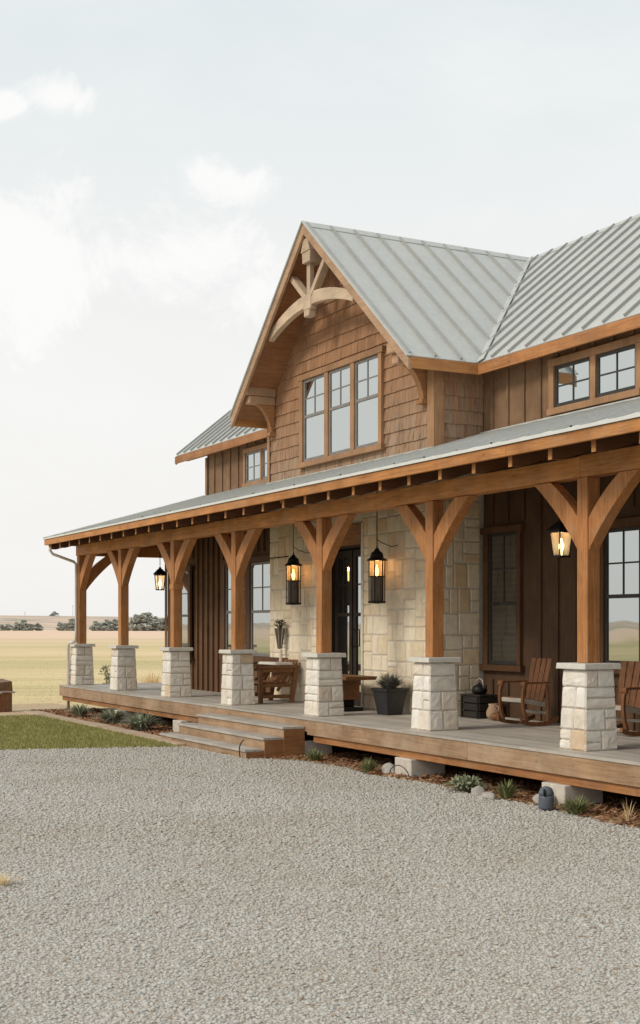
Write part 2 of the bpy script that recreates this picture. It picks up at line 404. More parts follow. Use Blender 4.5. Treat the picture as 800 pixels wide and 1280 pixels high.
# ------------------------------------------------------------------ stone helpers
def partition(x0, x1, z0, z1, big, rng):
    w, h = x1 - x0, z1 - z0
    lim = big * rng.uniform(.75, 1.35)
    if (w * h < lim * lim * .72 and w < lim * 1.7 and h < lim * 1.15) or (w < .17 and h < .3) or (h < .12 and w < .5):
        return [(x0, x1, z0, z1)]
    if w > h * rng.uniform(.8, 1.35) and w > .22:
        k = x0 + w * rng.uniform(.34, .66); return partition(x0, k, z0, z1, big, rng) + partition(k, x1, z0, z1, big, rng)
    if h > .18:
        k = z0 + h * rng.uniform(.36, .64); return partition(x0, x1, z0, k, big, rng) + partition(x0, x1, k, z1, big, rng)
    return [(x0, x1, z0, z1)]
def block(mb, P, u0, u1, v0, v1, t, rng, joint=.012, rough=.012, n=3, tint=None):
    """one rough-faced stone; P(u,v,d) maps the face to space, d outwards"""
    u0 += joint / 2; u1 -= joint / 2; v0 += joint / 2; v1 -= joint / 2
    if u1 - u0 < .03 or v1 - v0 < .03: return
    e = min(.016, (u1 - u0) * .2, (v1 - v0) * .2)
    us = [u0] + [u0 + e + (u1 - u0 - 2 * e) * i / n for i in range(n + 1)] + [u1]
    vs = [v0] + [v0 + e + (v1 - v0 - 2 * e) * i / n for i in range(n + 1)] + [v1]
    t = t * rng.uniform(.75, 1.25); sx, sy = rng.uniform(-1, 1) * rough, rng.uniform(-1, 1) * rough
    vv = []
    for j, v in enumerate(vs):
        for i, u in enumerate(us):
            ed = i in (0, n + 2) or j in (0, n + 2)
            if ed: d = -.004
            else:
                r = .35 if (i in (1, n + 1) or j in (1, n + 1)) else 1
                d = t + r * rng.uniform(-1, 1) * rough + sx * (i / (n + 2) - .5) + sy * (j / (n + 2) - .5) + (r - .35) * rough
            jit = .0035
            vv.append(P(u + rng.uniform(-jit, jit), v + rng.uniform(-jit, jit), d))
    m = n + 3
    fs = [(j * m + i, j * m + i + 1, (j + 1) * m + i + 1, (j + 1) * m + i) for j in range(m - 1) for i in range(m - 1)]
    mb.add(vv, fs, rng.random() if tint is None else tint)

# ================================================================== THE HOUSE
house = thing('farmhouse', 'brown timber farmhouse with metal roof, shingled front gable and long stone-footed porch', 'farmhouse', (-8, 3, G))
YB, YW, YL = 1.5, 2.35, 1.62           # stone bay front, main wall, low left wing wall
BL, BR = -10.9, -5.32                  # bay sides
HX0, HX1 = -15.9, 6.0                  # upper wall ends
AX, AZ, YG = -8.27, 7.98, .85          # gable apex, front of gable overhang
RX, LX, EZ, EY = -5.0, -11.18, 5.2, 2.05
RY = 5.45                              # main ridge
PSL = .30
def proof(y): return 3.33 + (y + .6) * PSL       # top of the porch roof
def groof(x): return AZ - (x - AX) * (AZ - EZ) / (RX - AX) if x > AX else AZ - (AX - x) * (AZ - EZ) / (AX - LX)
def mroof(y): return EZ + (y - EY) * (AZ - EZ) / (RY - EY)

# ---- walls
def siding(name, x0, x1, y, z0, z1, holes, step=.4, phase=0., bw=.055, bt=.028, depth=.12, mat='siding'):
    mb = MB()
    x = x0
    mb.box(x0, x1, y, y + depth, z0, z1, .1)
    x = x0 + phase
    while x < x1:
        a, b = max(x0, x), min(x1, x + bw)
        segs = [(z0, z1)]
        for hx0, hx1, hz0, hz1 in holes:
            if b > hx0 and a < hx1:
                segs = [s for p, q in segs for s in ((p, min(q, hz0)), (max(p, hz1), q)) if s[1] - s[0] > .02]
        for p, q in segs: mb.box(a, b, y - bt, y - .0005, p + .002, q - .002, random.random() * .35)
        x += step
    return obj(name, mb, M[mat], house)
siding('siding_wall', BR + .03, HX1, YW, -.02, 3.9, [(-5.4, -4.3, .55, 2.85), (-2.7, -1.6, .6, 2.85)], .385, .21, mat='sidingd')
siding('siding_wall', BR + .03, HX1, YW, 3.901, EZ - .02, [(-3.66, -1.74, 4.2, 5.05)], .385, .21)
siding('siding_wall', HX0, BL - .02, YW, 3.0, EZ - .02, [(-13.9, -10.9, 4.15, 5.05)], .42, .40)
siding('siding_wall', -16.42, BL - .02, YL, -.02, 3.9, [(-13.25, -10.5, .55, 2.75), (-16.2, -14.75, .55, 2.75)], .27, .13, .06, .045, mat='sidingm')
mb = MB()
mb.box(-16.42, -16.3, YL + .121, 8.4, -.02, 3.6, .1); mb.box(HX0, HX0 + .12, YW + .121, 8.5, 3.5, EZ, .1)
mb.box(HX1 - .12, HX1, YW + .121, 8.5, -.02, EZ, .1); mb.box(-16.3, HX1 - .121, 8.4, 8.52, -.02, EZ, .1)
for xe in (HX0 + .06, HX1 - .06):
    mb.slab([(xe, YW + .13, EZ + .003), (xe, 8.5, EZ + .003), (xe, RY, AZ - .2)], (.02, 0, 0), .1)
obj('end_wall', mb, M['siding'], house)

# stone bay: door opening x -8.95..-7.47
DX0, DX1, DZ = -8.97, -7.47, 2.66
rng = random.Random(5)
mb = MB()
mb.box(BL, DX0, YB, YB + .3, -.02, 3.96, 0, 1); mb.box(DX1, BR, YB, YB + .3, -.02, 3.96, 0, 1); mb.box(DX0, DX1, YB, YB + .3, DZ + .35, 3.96, 0, 1)
mb.box(BR - .3, BR - .0005, YB + .3, YW + .1, -.02, 3.96, 0, 1); mb.box(BL, BL + .3, YB + .3, YW, -.02, 3.96, 0, 1)
Pf = lambda u, v, d: (u, YB - d, v)
for rect in ((BL - .02, DX0, 0, 2.0), (BL - .02, DX0, 2.0, 3.96), (DX1, BR + .03, 0, 1.9), (DX1, BR + .03, 1.9, 3.96), (DX0, DX1, DZ + .37, 3.96)):
    for r in partition(*rect, .36, rng):
        tb = rng.random() * (.65 if r[2] < 1.9 else 1.0); block(mb, Pf, *r, .011, rng, .012, .004, 2, tb)  # lower stones paler; tanner upper tints stand in for lantern glow
Ps = lambda u, v, d: (BR + d, u, v)
for rect in ((YB - .03, YW - .05, 0, 1.9), (YB - .03, YW - .05, 1.9, 3.96)):
    for r in partition(*rect, .34, rng): block(mb, Ps, *r, .011, rng, .012, .004, 2, rng.uniform(.25, 1))
obj('stone_wall', mb, [M['wallstone'], M['mortar']], house)

# door set deep in the opening
mb = MB(); mb.box(DX0 - .004, DX0 + .10, YB + .02, YB + .32, 0, DZ); mb.box(DX1 - .05, DX1 + .003, YB + .02, YB + .32, 0, DZ)
mb.box(DX0 - .004, DX1 + .003, YB + .32, YB + .38, 0, DZ + .1, .3)
mb.box(DX0 + .1, DX1 - .05, YB + .05, YB + .32, DZ - .03, DZ + .02)
door = obj('front_door', mb, M['door'], house, bevel=.004)
mb = MB(); mb.box(DX0 - .12, DX1 - .002, YB - .05, YB + .3, DZ + .003, DZ + .34); obj('door_head', mb, M['doorhead'], door, bevel=.006)
mb = MB(); mb.box(DX1 + .002, DX1 + .06, YB - .035, YB + .1, 0, DZ + .345); obj('door_casing', mb, M['cap'], door, bevel=.004)
for k, (a, b) in enumerate(((DX0 + .12, -8.25), (-8.21, DX1 - .07))):
    mb = MB(); y = YB + .24
    mb.box(a, a + .1, y, y + .05, .02, DZ - .05); mb.box(b - .1, b, y, y + .05, .02, DZ - .05)
    for z0, z1 in ((.02, .24), (1.50, 1.56), (DZ - .17, DZ - .05)): mb.box(a + .1, b - .1, y, y + .05, z0, z1)
    c = (a + b) / 2; mb.box(c - .012, c + .012, y + .002, y + .04, 1.56, DZ - .17); mb.box(a + .1, b - .1, y + .003, y + .038, 2.02, 2.045)
    o = obj('door_leaf', mb, M['door'], door, bevel=.003)
    mb = MB(); mb.box(a + .1, b - .1, y + .022, y + .03, .24, DZ - .17); obj('door_glass', mb, M['glassp'], door)
mb = MB(); mb.tube([(-8.16, YB + .245, 1.0), (-8.16, YB + .19, 1.0), (-8.16, YB + .19, 1.28), (-8.16, YB + .245, 1.28)], .012, 8); obj('door_handle', mb, M['black'], door, smooth=True)

# ---- shingled gable
def shingle_face(mb, P, u0, u1, z0, z1, ztop, exposure=.205):
    z = z0; row = 0
    while z < z1:
        u = u0 - random.random() * .2
        while u < u1:
            w = random.uniform(.11, .24); a, b = max(u0, u), min(u1, u + w - .004); u += w
            if b - a < .02: continue
            jz = random.uniform(-.005, .003)
            ta = ztop(a) - .02; tb_ = ztop(b) - .02
            if max(ta, tb_) < z + .03: continue
            za, zb = min(z + exposure + .02, ta), min(z + exposure + .02, tb_); zl = min(z + jz, ta, tb_)
            th = random.uniform(.027, .031)
            tint = random.random()
            v = [P(a, zl, th), P(b, zl, th), P(b, zb, .006), P(a, za, .006), P(a, zl, 0), P(b, zl, 0), P(b, zb, 0), P(a, za, 0)]
            mb.add(v, [(0, 1, 2, 3), (4, 5, 1, 0), (5, 6, 2, 1), (7, 4, 0, 3)], tint)
        z += exposure; row += 1
mb = MB()
shingle_face(mb, lambda u, z, d: (u, YB - d, z), BL, BR, 3.72, 7.9, groof)
shingle_face(mb, lambda u, z, d: (BR + d, u, z), YB, YW, 3.72, EZ + .1, lambda u: EZ - .02)
shingle_face(mb, lambda u, z, d: (BL - d, u, z), YB, YW, 3.72, EZ + .1, lambda u: EZ - .02)
mb.slab([(BL + .002, YB + .002, 3.965), (BR - .002, YB + .002, 3.965), (BR - .002, YB + .002, groof(BR) - .06), (AX, YB + .002, AZ - .1), (BL + .002, YB + .002, groof(BL) - .06)], (0, .1, 0), .9)
mb.box(BR - .1, BR - .001, YB + .11, YW, 3.965, EZ - .02, .9); mb.box(BL + .001, BL + .1, YB + .11, YW, 3.965, EZ - .02, .9)
obj('shingle_gable', mb, M['shingle'], house)
mb = MB(); mb.box(BR - .14, BR + .045, YB - .05, YB - .031, 3.8, EZ - .06); mb.box(BR + .031, BR + .05, YB - .03, YB + .13, 3.8, EZ - .06)
obj('corner_trim', mb, M['trim'], house, bevel=.003)
mb = MB(); mb.box(BL - .045, BL + .05, YB - .05, YB - .031, 3.8, EZ - .06); obj('corner_trim', mb, M['trim'], house, bevel=.003)
mb = MB(); mb.box(HX0 - .02, HX0 + .09, YW - .04, YW - .029, 3.6, EZ - .15); obj('corner_trim', mb, M['siding'], house)
mb = MB(); mb.box(-16.44, -16.32, YL - .06, YL - .046, 0, 3.6); obj('corner_trim', mb, M['siding'], house)

# ---- roofs
def rib(mb, p0, p1, up, w=.03, h=.042): mb.bar(Vector(p0) + Vector(up) * h * .5, Vector(p1) + Vector(up) * h * .5, w, h, up, .6)  # darker tint paints in the shadow side of the seams
def normal(a, b, c): return (Vector(b) - Vector(a)).cross(Vector(c) - Vector(a)).normalized()
V3 = lambda *a: Vector(a)
def gable_side(ex, sgn):
    mb = MB(); a = V3(AX, YG, AZ); e = V3(ex, YG, EZ); ev = V3(ex, EY, EZ); rg = V3(AX, RY, AZ)
    poly = [a, e, ev, rg] if sgn > 0 else [a, rg, ev, e]
    n = normal(*poly[:3]); n = n if n.z > 0 else -n
    mb.slab(poly, -n * .05)
    y = YG + .02
    while y < RY - .15:
        top = V3(AX, y, AZ)
        if y < EY: bot = V3(ex, y, EZ)
        else:
            f = (y - EY) / (RY - EY); bot = V3(ex + (AX - ex) * f, y, EZ + (AZ - EZ) * f)
        d = (bot - top).normalized(); rib(mb, top + d * .06, bot - d * .03, n)
        y += .445
    return mb, n
for ex, s in ((RX, 1), (LX, -1)):
    mb, n = gable_side(ex, s)
    rf = obj('gable_roof', mb, M['metal'], house)
    # soffit boards under it, front overhang and eave
    mb = MB()
    q = [V3(AX, YG + .05, AZ), V3(ex, YG + .05, EZ), V3(ex, EY, EZ), V3(AX, EY, AZ)]
    q = [p - n * .053 for p in q]; mb.slab(q, -n * .03, .2)
    k = 0
    obj('soffit', mb, M['soffit'], rf)
    # bargeboard
    mb = MB(); d = (V3(ex, YG, EZ) - V3(AX, YG, AZ)).normalized(); dn = V3(-d.z, 0, d.x) if s < 0 else V3(d.z, 0, -d.x)
    dn = -dn if dn.z > 0 else dn
    A, Eb = V3(AX, YG - .02, AZ - .02), V3(ex, YG - .02, EZ) + d * .03 + V3(0, 0, -.02)
    h = .135
    # vertical cut at the apex, plumb cut at the foot
    drop = h / abs(d.x)
    mb.slab([A, Eb, Eb + V3(0, 0, -drop * .95), A + V3(0, 0, -drop)] if s > 0 else [A, A + V3(0, 0, -drop), Eb + V3(0, 0, -drop * .95), Eb], (0, .05, 0), .15)
    obj('bargeboard', mb, M['barge'], rf, bevel=.004)
    mb = MB(); A2 = A + V3(0, -.015, .028); E2 = Eb + V3(0, -.015, .028)
    mb.bar(A2 + V3(0, .03, .004), E2 + V3(0, .03, .004), .09, .02, n, 0); obj('drip_edge', mb, M['metal'], rf)
    mb = MB(); mb.box(min(ex, ex + s * .03), max(ex, ex + s * .03), YG + .031, EY + .02, EZ - .18, EZ - .02, .1)
    obj('fascia', mb, M['rafter'], rf, bevel=.003)
mb = MB()
for s in (1, -1):
    mb.bar((AX + s * .07, YG - .03, AZ + .012 - .06), (AX + s * .07, RY, AZ + .012 - .06), .17, .014, (s * .66, 0, .75), 0)
obj('ridge_cap', mb, M['metal'], house)
# main roof
XR1, XL1 = 6.6, -17.0
mb = MB(); n = V3(0, -(AZ - EZ), RY - EY).normalized()
mb.slab([(RX, EY, EZ), (XR1, EY, EZ), (XR1, RY, AZ), (AX, RY, AZ)], -n * .05)
mb.slab([(XL1, EY, EZ), (LX, EY, EZ), (AX, RY, AZ), (XL1, RY, AZ)], -n * .05)
nb = V3(0, n.y * -1, n.z)
mb.slab([(XL1, RY, AZ), (XR1, RY, AZ), (XR1, 2 * RY - EY, EZ), (XL1, 2 * RY - EY, EZ)], -nb * .05)
x = XL1 + .015
while x < XR1:
    if x < LX or x > RX: y0 = EY
    else:
        ex = RX if x > AX else LX; y0 = EY + (RY - EY) * (ex - x) / (ex - AX)
    if RY - y0 > .25: rib(mb, (x, y0 + .025, mroof(y0 + .025)), (x, RY - .05, mroof(RY - .05)), n)
    rib(mb, (x, 2 * RY - EY - .02, EZ + .02), (x, RY + .05, AZ - .04), nb)
    x += .41
main = obj('main_roof', mb, M['metal'], house)
mb = MB()
for s in (1, -1): mb.bar((XL1 - .03, RY - s * .07, AZ - .05), (XR1 + .03, RY - s * .07, AZ - .05), .17, .014, (0, -s * .63, .77), 0)
obj('ridge_cap', mb, M['metal'], main)
mb = MB()
for ex in (RX, LX):
    p, q = V3(ex, EY, EZ + .012), V3(AX, RY, AZ + .004); u = V3(.4 if ex == RX else -.4, -.4, 1)
    mb.bar(p + V3(.07 if ex == RX else -.07, -.02, .012), q + V3(.04 if ex == RX else -.04, -.05, .0), .12, .008, V3(0, -.63, .77), 0.0)
obj('valley_flashing', mb, M['metal'], main)
mb = MB()
mb.box(RX + .03, XR1, EY - .03, EY, EZ - .18, EZ - .02); obj('fascia', mb, M['joist'], main, bevel=.003)
mb = MB(); mb.box(XL1, LX - .03, EY - .03, EY, EZ - .18, EZ - .02); obj('fascia', mb, M['joist'], main, bevel=.003)
mb = MB()
mb.box(RX, XR1, EY + .001, YW - .001, EZ - .1, EZ - .06, .3); obj('soffit', mb, M['soffit'], main); mb = MB(); mb.box(XL1, LX, EY + .001, YW - .001, EZ - .1, EZ - .06, .3)
mb.slab([V3(XL1, EY, EZ) - n * .06, V3(HX0, EY, EZ) - n * .06, V3(HX0, RY, AZ) - n * .06, V3(XL1, RY, AZ) - n * .06], -n * .03, .3)
obj('soffit', mb, M['soffit'], main)
for xx in (XL1, XR1 - .04):
    mb = MB(); mb.slab([(xx - .02, EY, EZ - .03), (xx - .02, EY, EZ - .2), (xx - .02, RY, AZ - .24), (xx - .02, RY, AZ - .03)], (.04, 0, 0)); mb.slab([(xx - .02, 2 * RY - EY, EZ - .03), (xx - .02, RY, AZ - .03), (xx - .02, RY, AZ - .24), (xx - .02, 2 * RY - EY, EZ - .2)], (.04, 0, 0))
    obj('bargeboard', mb, M['joist'], main)
# porch roof with a hip at the left corner
PX0, PX1, PY0 = -18.40, 6.3, -.6
mb = MB()
hz = proof(YW)
n = V3(0, -PSL, 1).normalized()
mb.slab([(PX0, PY0, proof(PY0)), (PX1, PY0, proof(PY0)), (PX1, YW, hz), (HX0, YW, hz)], -n * .03)
mb.slab([(PX0, PY0, proof(PY0)), (HX0, YW, hz), (HX0, 8.5, hz), (PX0, 8.5, proof(PY0))], (0, 0, -.03))
x = PX0 + .3
while x < PX1:
    y1 = YW - .02 if x > HX0 else PY0 + (x - PX0) / (HX0 - PX0) * (YW - PY0)
    if BL < x < BR: y1 = YB - .04
    rib(mb, (x, PY0 + .01, proof(PY0 + .01)), (x, y1, proof(y1)), n, .03, .022)
    x += .445
y = PY0 + .4
while y < 8.4:
    f = min(1, (y - PY0) / (YW - PY0)); xe = PX0 + f * (HX0 - PX0); rib(mb, (PX0 + .01, y, proof(PY0)), (xe, y, proof(PY0) + f * (hz - proof(PY0))), (-.32, 0, .95), .03, .022); y += .45
x = PX0 + .52
while x < PX1:
    c = V3(x, PY0 + .12, proof(PY0 + .12)); mb.tube([c, c + n * .022], .011, 6, .0, 1); x += .70
mb.bar((PX0, PY0, proof(PY0) + .01), (HX0, YW, hz + .012), .16, .014, (-.2, -.2, 1), 0)
mb.box(PX0 - .02, PX1, PY0 - .022, PY0 - .004, proof(PY0) - .03, proof(PY0) + .006, 0)
proofo = obj('porch_roof', mb, [M['metalp'], M['black']], house)
mb = MB(); mb.bar((BL, YB - .04, proof(YB - .04) + .018), (BR + .04, YB - .04, proof(YB - .04) + .018), .09, .02, n, 0)
mb.bar((BR + .06, YW - .05, proof(YW) + .01), (PX1, YW - .05, proof(YW) + .01), .09, .02, n, 0)
obj('flashing', mb, M['metal'], proofo)
mb = MB()
for i in range(7):
    a, b = PX0 + .005 + i * 3.55, min(PX1, PX0 + (i + 1) * 3.55)
    mb.box(a, b, PY0 + .0, PY0 + .045, proof(PY0) - .155, proof(PY0) - .034)
obj('fascia', mb, M['beam'], proofo, bevel=.004)
mb = MB(); mb.box(PX0, PX0 + .04, PY0 + .046, 8.5, proof(PY0) - .155, proof(PY0) - .034); obj('fascia', mb, M['beam'], proofo)
mb = MB()
mb.slab([V3(PX0 + .05, PY0 + .05, proof(PY0 + .05)) - n * .05, V3(PX1, PY0 + .05, proof(PY0 + .05)) - n * .05, V3(PX1, YW, hz) - n * .05, V3(HX0, YW, hz) - n * .05], -n * .02, .4)
mb.slab([V3(PX0 + .05, PY0 + .05, proof(PY0 + .05)) - n * .05, V3(HX0, YW, hz) - n * .05, V3(HX0, 8.5, hz - .05), V3(PX0 + .05, 8.5, proof(PY0) - .04)], (0, 0, -.02), .4)
obj('soffit', mb, M['raftershade'], proofo)
raf = MB()   # one rafter, copied along the porch
ye = YW
for (y0, y1) in ((-.5, 1.45),):
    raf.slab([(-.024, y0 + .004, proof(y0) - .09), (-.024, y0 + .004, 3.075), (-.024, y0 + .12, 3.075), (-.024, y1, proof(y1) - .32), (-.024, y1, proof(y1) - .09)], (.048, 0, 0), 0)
raf.mi = [0] * len(raf.f); raf.box(-.032, .032, -.505, -.4961, 3.07, proof(-.5) - .09, .1, 1); rafme = raf.mesh('rafter', [M['raftershade'], M['rafter']])  # lit-toned end cap on a shade-dark body imitates light on the tails
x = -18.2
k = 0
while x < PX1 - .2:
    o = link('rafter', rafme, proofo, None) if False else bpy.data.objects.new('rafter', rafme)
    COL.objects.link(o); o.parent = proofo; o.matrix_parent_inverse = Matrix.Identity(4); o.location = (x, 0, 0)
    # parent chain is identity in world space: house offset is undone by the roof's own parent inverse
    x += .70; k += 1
# beam: lengths scarfed over the posts
POSTS = [-18.15, -15.3, -12.31, -9.48, -6.35, -3.31, -.24, 2.75, 5.75]
PYC = .2; BZ0, BZ1 = 2.945, 3.175
for a, b in ((POSTS[0] - .12, POSTS[2]), (POSTS[2] + .003, POSTS[4] - .3), (POSTS[4] - .297, POSTS[6] - .02), (POSTS[6] - .017, PX1 - .2)):
    mb = MB(); mb.box(a, b, PYC - .1, PYC + .1, BZ0 + random.uniform(0, .004), BZ1 + random.uniform(-.01, .008)); obj('beam', mb, M['beam'], house, bevel=.008)
mb = MB(); mb.box(POSTS[0] - .1, POSTS[0] + .1, PYC + .102, 8.0, BZ0, BZ1); obj('beam', mb, M['beam'], house, bevel=.008)
mb = MB(); mb.box(-6.72, -6.6, -.35, .0, 3.18, 3.3); obj('beam_scarf_block', mb, M['trimh'], house)

# ---- piers, posts, braces
def make_pier(seed):
    rng = random.Random(seed); mb = MB(); H = .868; b0, b1 = .216, .184
    core = lambda z: b0 + (b1 - b0) * z / H - .008
    lo = [(-core(0), -core(0), 0), (core(0), -core(0), 0), (core(0), core(0), 0), (-core(0), core(0), 0)]
    hi = [(-core(H), -core(H), H), (core(H), -core(H), H), (core(H), core(H), H), (-core(H), core(H), H)]
    mb.hexa(lo, hi, 0, 1)
    zs = [0, .26, .50, .70, .868] if seed % 2 else [0, .22, .45, .68, .868]
    for fc in range(4):
        ca, sa = math.cos(fc * math.pi / 2), math.sin(fc * math.pi / 2)
        def P(u, v, d):
            h = b0 + (b1 - b0) * v / H; x, y = u * (h + .016) / .22, -(h + d)
            return (x * ca - y * sa, x * sa + y * ca, v)
        for i in range(len(zs) - 1):
            cuts = [-.22]
            nst = rng.choice([1, 2, 2, 2]) if i else 2
            for j in range(nst - 1): cuts.append(-.22 + .44 * (j + 1) / nst + rng.uniform(-.06, .06))
            cuts.append(.22)
            for j in range(nst):
                z0, z1 = zs[i], zs[i + 1]
                if rng.random() < .2 and z1 - z0 > .19:
                    zm = z0 + (z1 - z0) * rng.uniform(.4, .6)
                    block(mb, P, cuts[j], cuts[j + 1], z0, zm, .011, rng, .009, .004); block(mb, P, cuts[j], cuts[j + 1], zm, z1, .011, rng, .009, .004)
                else: block(mb, P, cuts[j], cuts[j + 1], z0, z1, .012, rng, .009, .005, 4)
    return mb.mesh('pier', [M['pierstone'], M['mortar']])
pier_me = [make_pier(s) for s in (1, 2, 3, 4)]
mb = MB(); c = .25; mb.hexa([(-c, -c, .872), (c, -c, .872), (c, c, .872), (-c, c, .872)], [(-c + .006, -c + .006, .936), (c - .006, -c + .006, .936), (c - .006, c - .006, .936), (-c + .006, c - .006, .936)])
cap_me = mb.mesh('pier_cap', M['cap'])
PW = .088
mb = MB(); mb.box(-PW, PW, -PW, PW, .936, BZ0); post_me = mb.mesh('post', M['post'])
def brace_mesh(axis):
    mb = MB(); outer, inner = [], []
    n = 14
    for i in range(n + 1):
        t = i / n
        o0, o1, o2 = (PW, -.80), (PW + .27, -.41), (.88, -.002)      # concave lower edge
        i0, i1, i2 = (PW, -.44), (PW + .20, -.19), (.58, -.002)
        f = lambda a, b, c_: ((1 - t) ** 2 * a[0] + 2 * t * (1 - t) * b[0] + t * t * c_[0], (1 - t) ** 2 * a[1] + 2 * t * (1 - t) * b[1] + t * t * c_[1])
        a = f(o0, o1, o2); b = f(i0, i1, i2)
        if axis == 'x': outer.append((a[0], -.07, BZ0 + a[1])); inner.append((b[0], -.07, BZ0 + b[1]))
        elif axis == '-x': outer.append((-a[0], -.07, BZ0 + a[1])); inner.append((-b[0], -.07, BZ0 + b[1]))
        else: outer.append((-.07, a[0], BZ0 + a[1])); inner.append((-.07, b[0], BZ0 + b[1]))
    mb.strip(outer, inner, (0, .14, 0) if axis != 'y' else (.14, 0, 0), .1)
    me = mb.mesh('brace', M['post'])
    bm = bmesh.new(); bm.from_mesh(me); bmesh.ops.remove_doubles(bm, verts=bm.verts, dist=.0005); bmesh.ops.recalc_face_normals(bm, faces=bm.faces); bm.to_mesh(me); bm.free()
    return me
bx, bmx, by = brace_mesh('x'), brace_mesh('-x'), brace_mesh('y')
hinv = Matrix.Translation(house.location).inverted()
def hpart(name, me, loc, parent=house, rz=0, bevel=0):
    o = bpy.data.objects.new(name, me); COL.objects.link(o); o.parent = parent
    if parent is house: o.matrix_parent_inverse = hinv; o.location = loc; o.rotation_euler = (0, 0, rz)
    if bevel:
        md = o.modifiers.new('edge_wear', 'BEVEL'); md.width = bevel; md.segments = 2; md.limit_method = 'ANGLE'
    return o
for i, px in enumerate(POSTS):
    rot = (i * 2 % 4) * math.pi / 2
    p = hpart('pier', pier_me[(i * 3 + 1) % 4], (px, PYC, 0), rz=rot); hpart('pier_cap', cap_me, None, p, bevel=.008)
    q = hpart('post', post_me, (px, PYC, 0), bevel=.010)
    if i: hpart('brace', bmx, None, q, bevel=.006)
    if i < len(POSTS) - 1: hpart('brace', bx, None, q, bevel=.006)
    if i == 0: hpart('brace', by, None, q, bevel=.006)
mb = MB()
mb.box(-PW - .012, PW + .012, -PW - .012, PW + .012, 2.03, 2.13); hpart('post_collar', mb.mesh('post_collar', M['post']), (POSTS[2], PYC, 0), bevel=.004)

# ---- deck, fascia, footings, steps
DX_0, DX_1, DY = -18.38, 6.2, -.25
mb = MB(); mb.box(DX_0 + .02, DX_1, DY + .03, YW, -.05, -.001, 0)
y = DY; rows = 0
while y < YW:
    x = DX_0 - random.random() * 2
    while x < DX_1:
        l = random.uniform(3, 4.8); a, b = max(DX_0, x), min(DX_1, x + l) - .004; x += l
        if b - a > .1: mb.box(a, b, y - (.012 if rows == 0 else 0), y + .134, -.03, random.uniform(-.0012, .0012) + .002, random.random())
    y += .14; rows += 1
mb.box(-18.5, -16.45, YW, 8.3, -.05, 0, .2)
obj('deck', mb, M['deck'], house)
for a, b in ((DX_0, -9.42), (-6.03, -1.9), (-1.896, 3), (3.004, DX_1)):
    mb = MB(); mb.box(a, b, DY, DY + .035, -.245, -.032); obj('fascia_board', mb, M['fasciaboard'], house, bevel=.004)
mb = MB(); mb.box(-9.416, -6.034, DY + .004, DY + .03, -.2, -.032); obj('fascia_board', mb, M['fasciaboard'], house)
mb = MB(); mb.box(DX_0, DX_0 + .035, DY + .036, 8.3, -.245, -.032); obj('fascia_board', mb, M['fasciaboard'], house)
for a, b in ((DX_0 + .1, -9.5), (-5.9, 1), (1.004, DX_1)):
    mb = MB(); mb.box(a, b, DY + .04, DY + .08, -.345, -.20); obj('joist_board', mb, M['joist'], house, bevel=.004)
mb = MB(); mb.box(-9.3, -6.2, DY + .2, DY + .24, G, -.2); mb.box(DX_0 + .4, DX_1, YW - .6, YW - .56, G, -.06); obj('crawl_space_shade', mb, M['void'], house)  # added near-black panels imitate the shade under the deck
foot_me = None
for px in POSTS + [-14.2, -10.95]:
    if abs(px - POSTS[3]) < .1: continue
    mb = MB(); h = .2
    yy = .0 if px in POSTS else -.05
    mb.hexa([(-h, -.30, G - .05), (h, -.30, G - .05), (h, .22, G - .05), (-h, .22, G - .05)], [(-h, -.30, -.346), (h, -.30, -.346), (h, .22, -.346), (-h, .22, -.346)])
    if px in POSTS[:3]: continue
    o = hpart('footing', mb.mesh('footing', M['block']), (px, .02 + yy, 0), bevel=.012)
SX0, SX1 = -9.36, -6.1
st = None
TR = [(-.125, DY - .36), (-.275, DY - .66), (-.435, DY - .94)]
prev = DY; mbs = MB()
for i, (z, yf) in enumerate(TR):
    nz = TR[i + 1][0] if i < 2 else G + .0
    mbs.box(SX0 + .02 - .1 * i, SX1 - .02 - .02 * i, yf + .025, prev + .3 - (.3 if i == 0 else 0), G - .02, z - .036, .1 + .15 * i)
    prev = yf
stairs = obj('stairs', mbs, M['fasciaboard'], house)
mb = MB(); prev = DY
for i, (z, yf) in enumerate(TR):
    xs = SX1 - .02 - .02 * i; mb.box(xs + .001, xs + .02, yf + .024, prev + (.0 if i else -.002), G - .01, z - .037, .2 * i); prev = yf + .023
obj('stringer', mb, M['stairside'], stairs)
prev = DY
for i, (z, yf) in enumerate(TR):
    mb = MB(); w = (prev - yf + .03)
    x0, x1 = SX0 - .1 * i, SX1 - .02 * i
    mb.box(x0, x1, yf, yf + w / 2 - .003, z - .035, z, .2); mb.box(x0, x1, yf + w / 2 + .003, yf + w - .035, z - .035, z, .4)
    obj('tread', mb, M['tread'], stairs, bevel=.004); prev = yf

# ---- downspout and gutter elbow at the far corner
mb = MB(); xg, yg = -18.13, .065
mb.tube([(-18.27, -.5, 3.17), (-18.27, -.5, 3.05), (-18.25, -.44, 2.97), (xg - .0, yg - .05, 2.80), (xg, yg, 2.74), (xg, yg, 1.2), (xg, yg, 1.0)], .032, 10)
mb.tube([(xg, yg, 1.0), (xg - .14, yg - .11, .95), (xg - .18, yg - .13, .88), (xg - .18, yg - .13, -.3), (xg - .18, yg - .13, G + .02)], .036, 10)
obj('downspout', mb, M['gutter'], house, smooth=True)

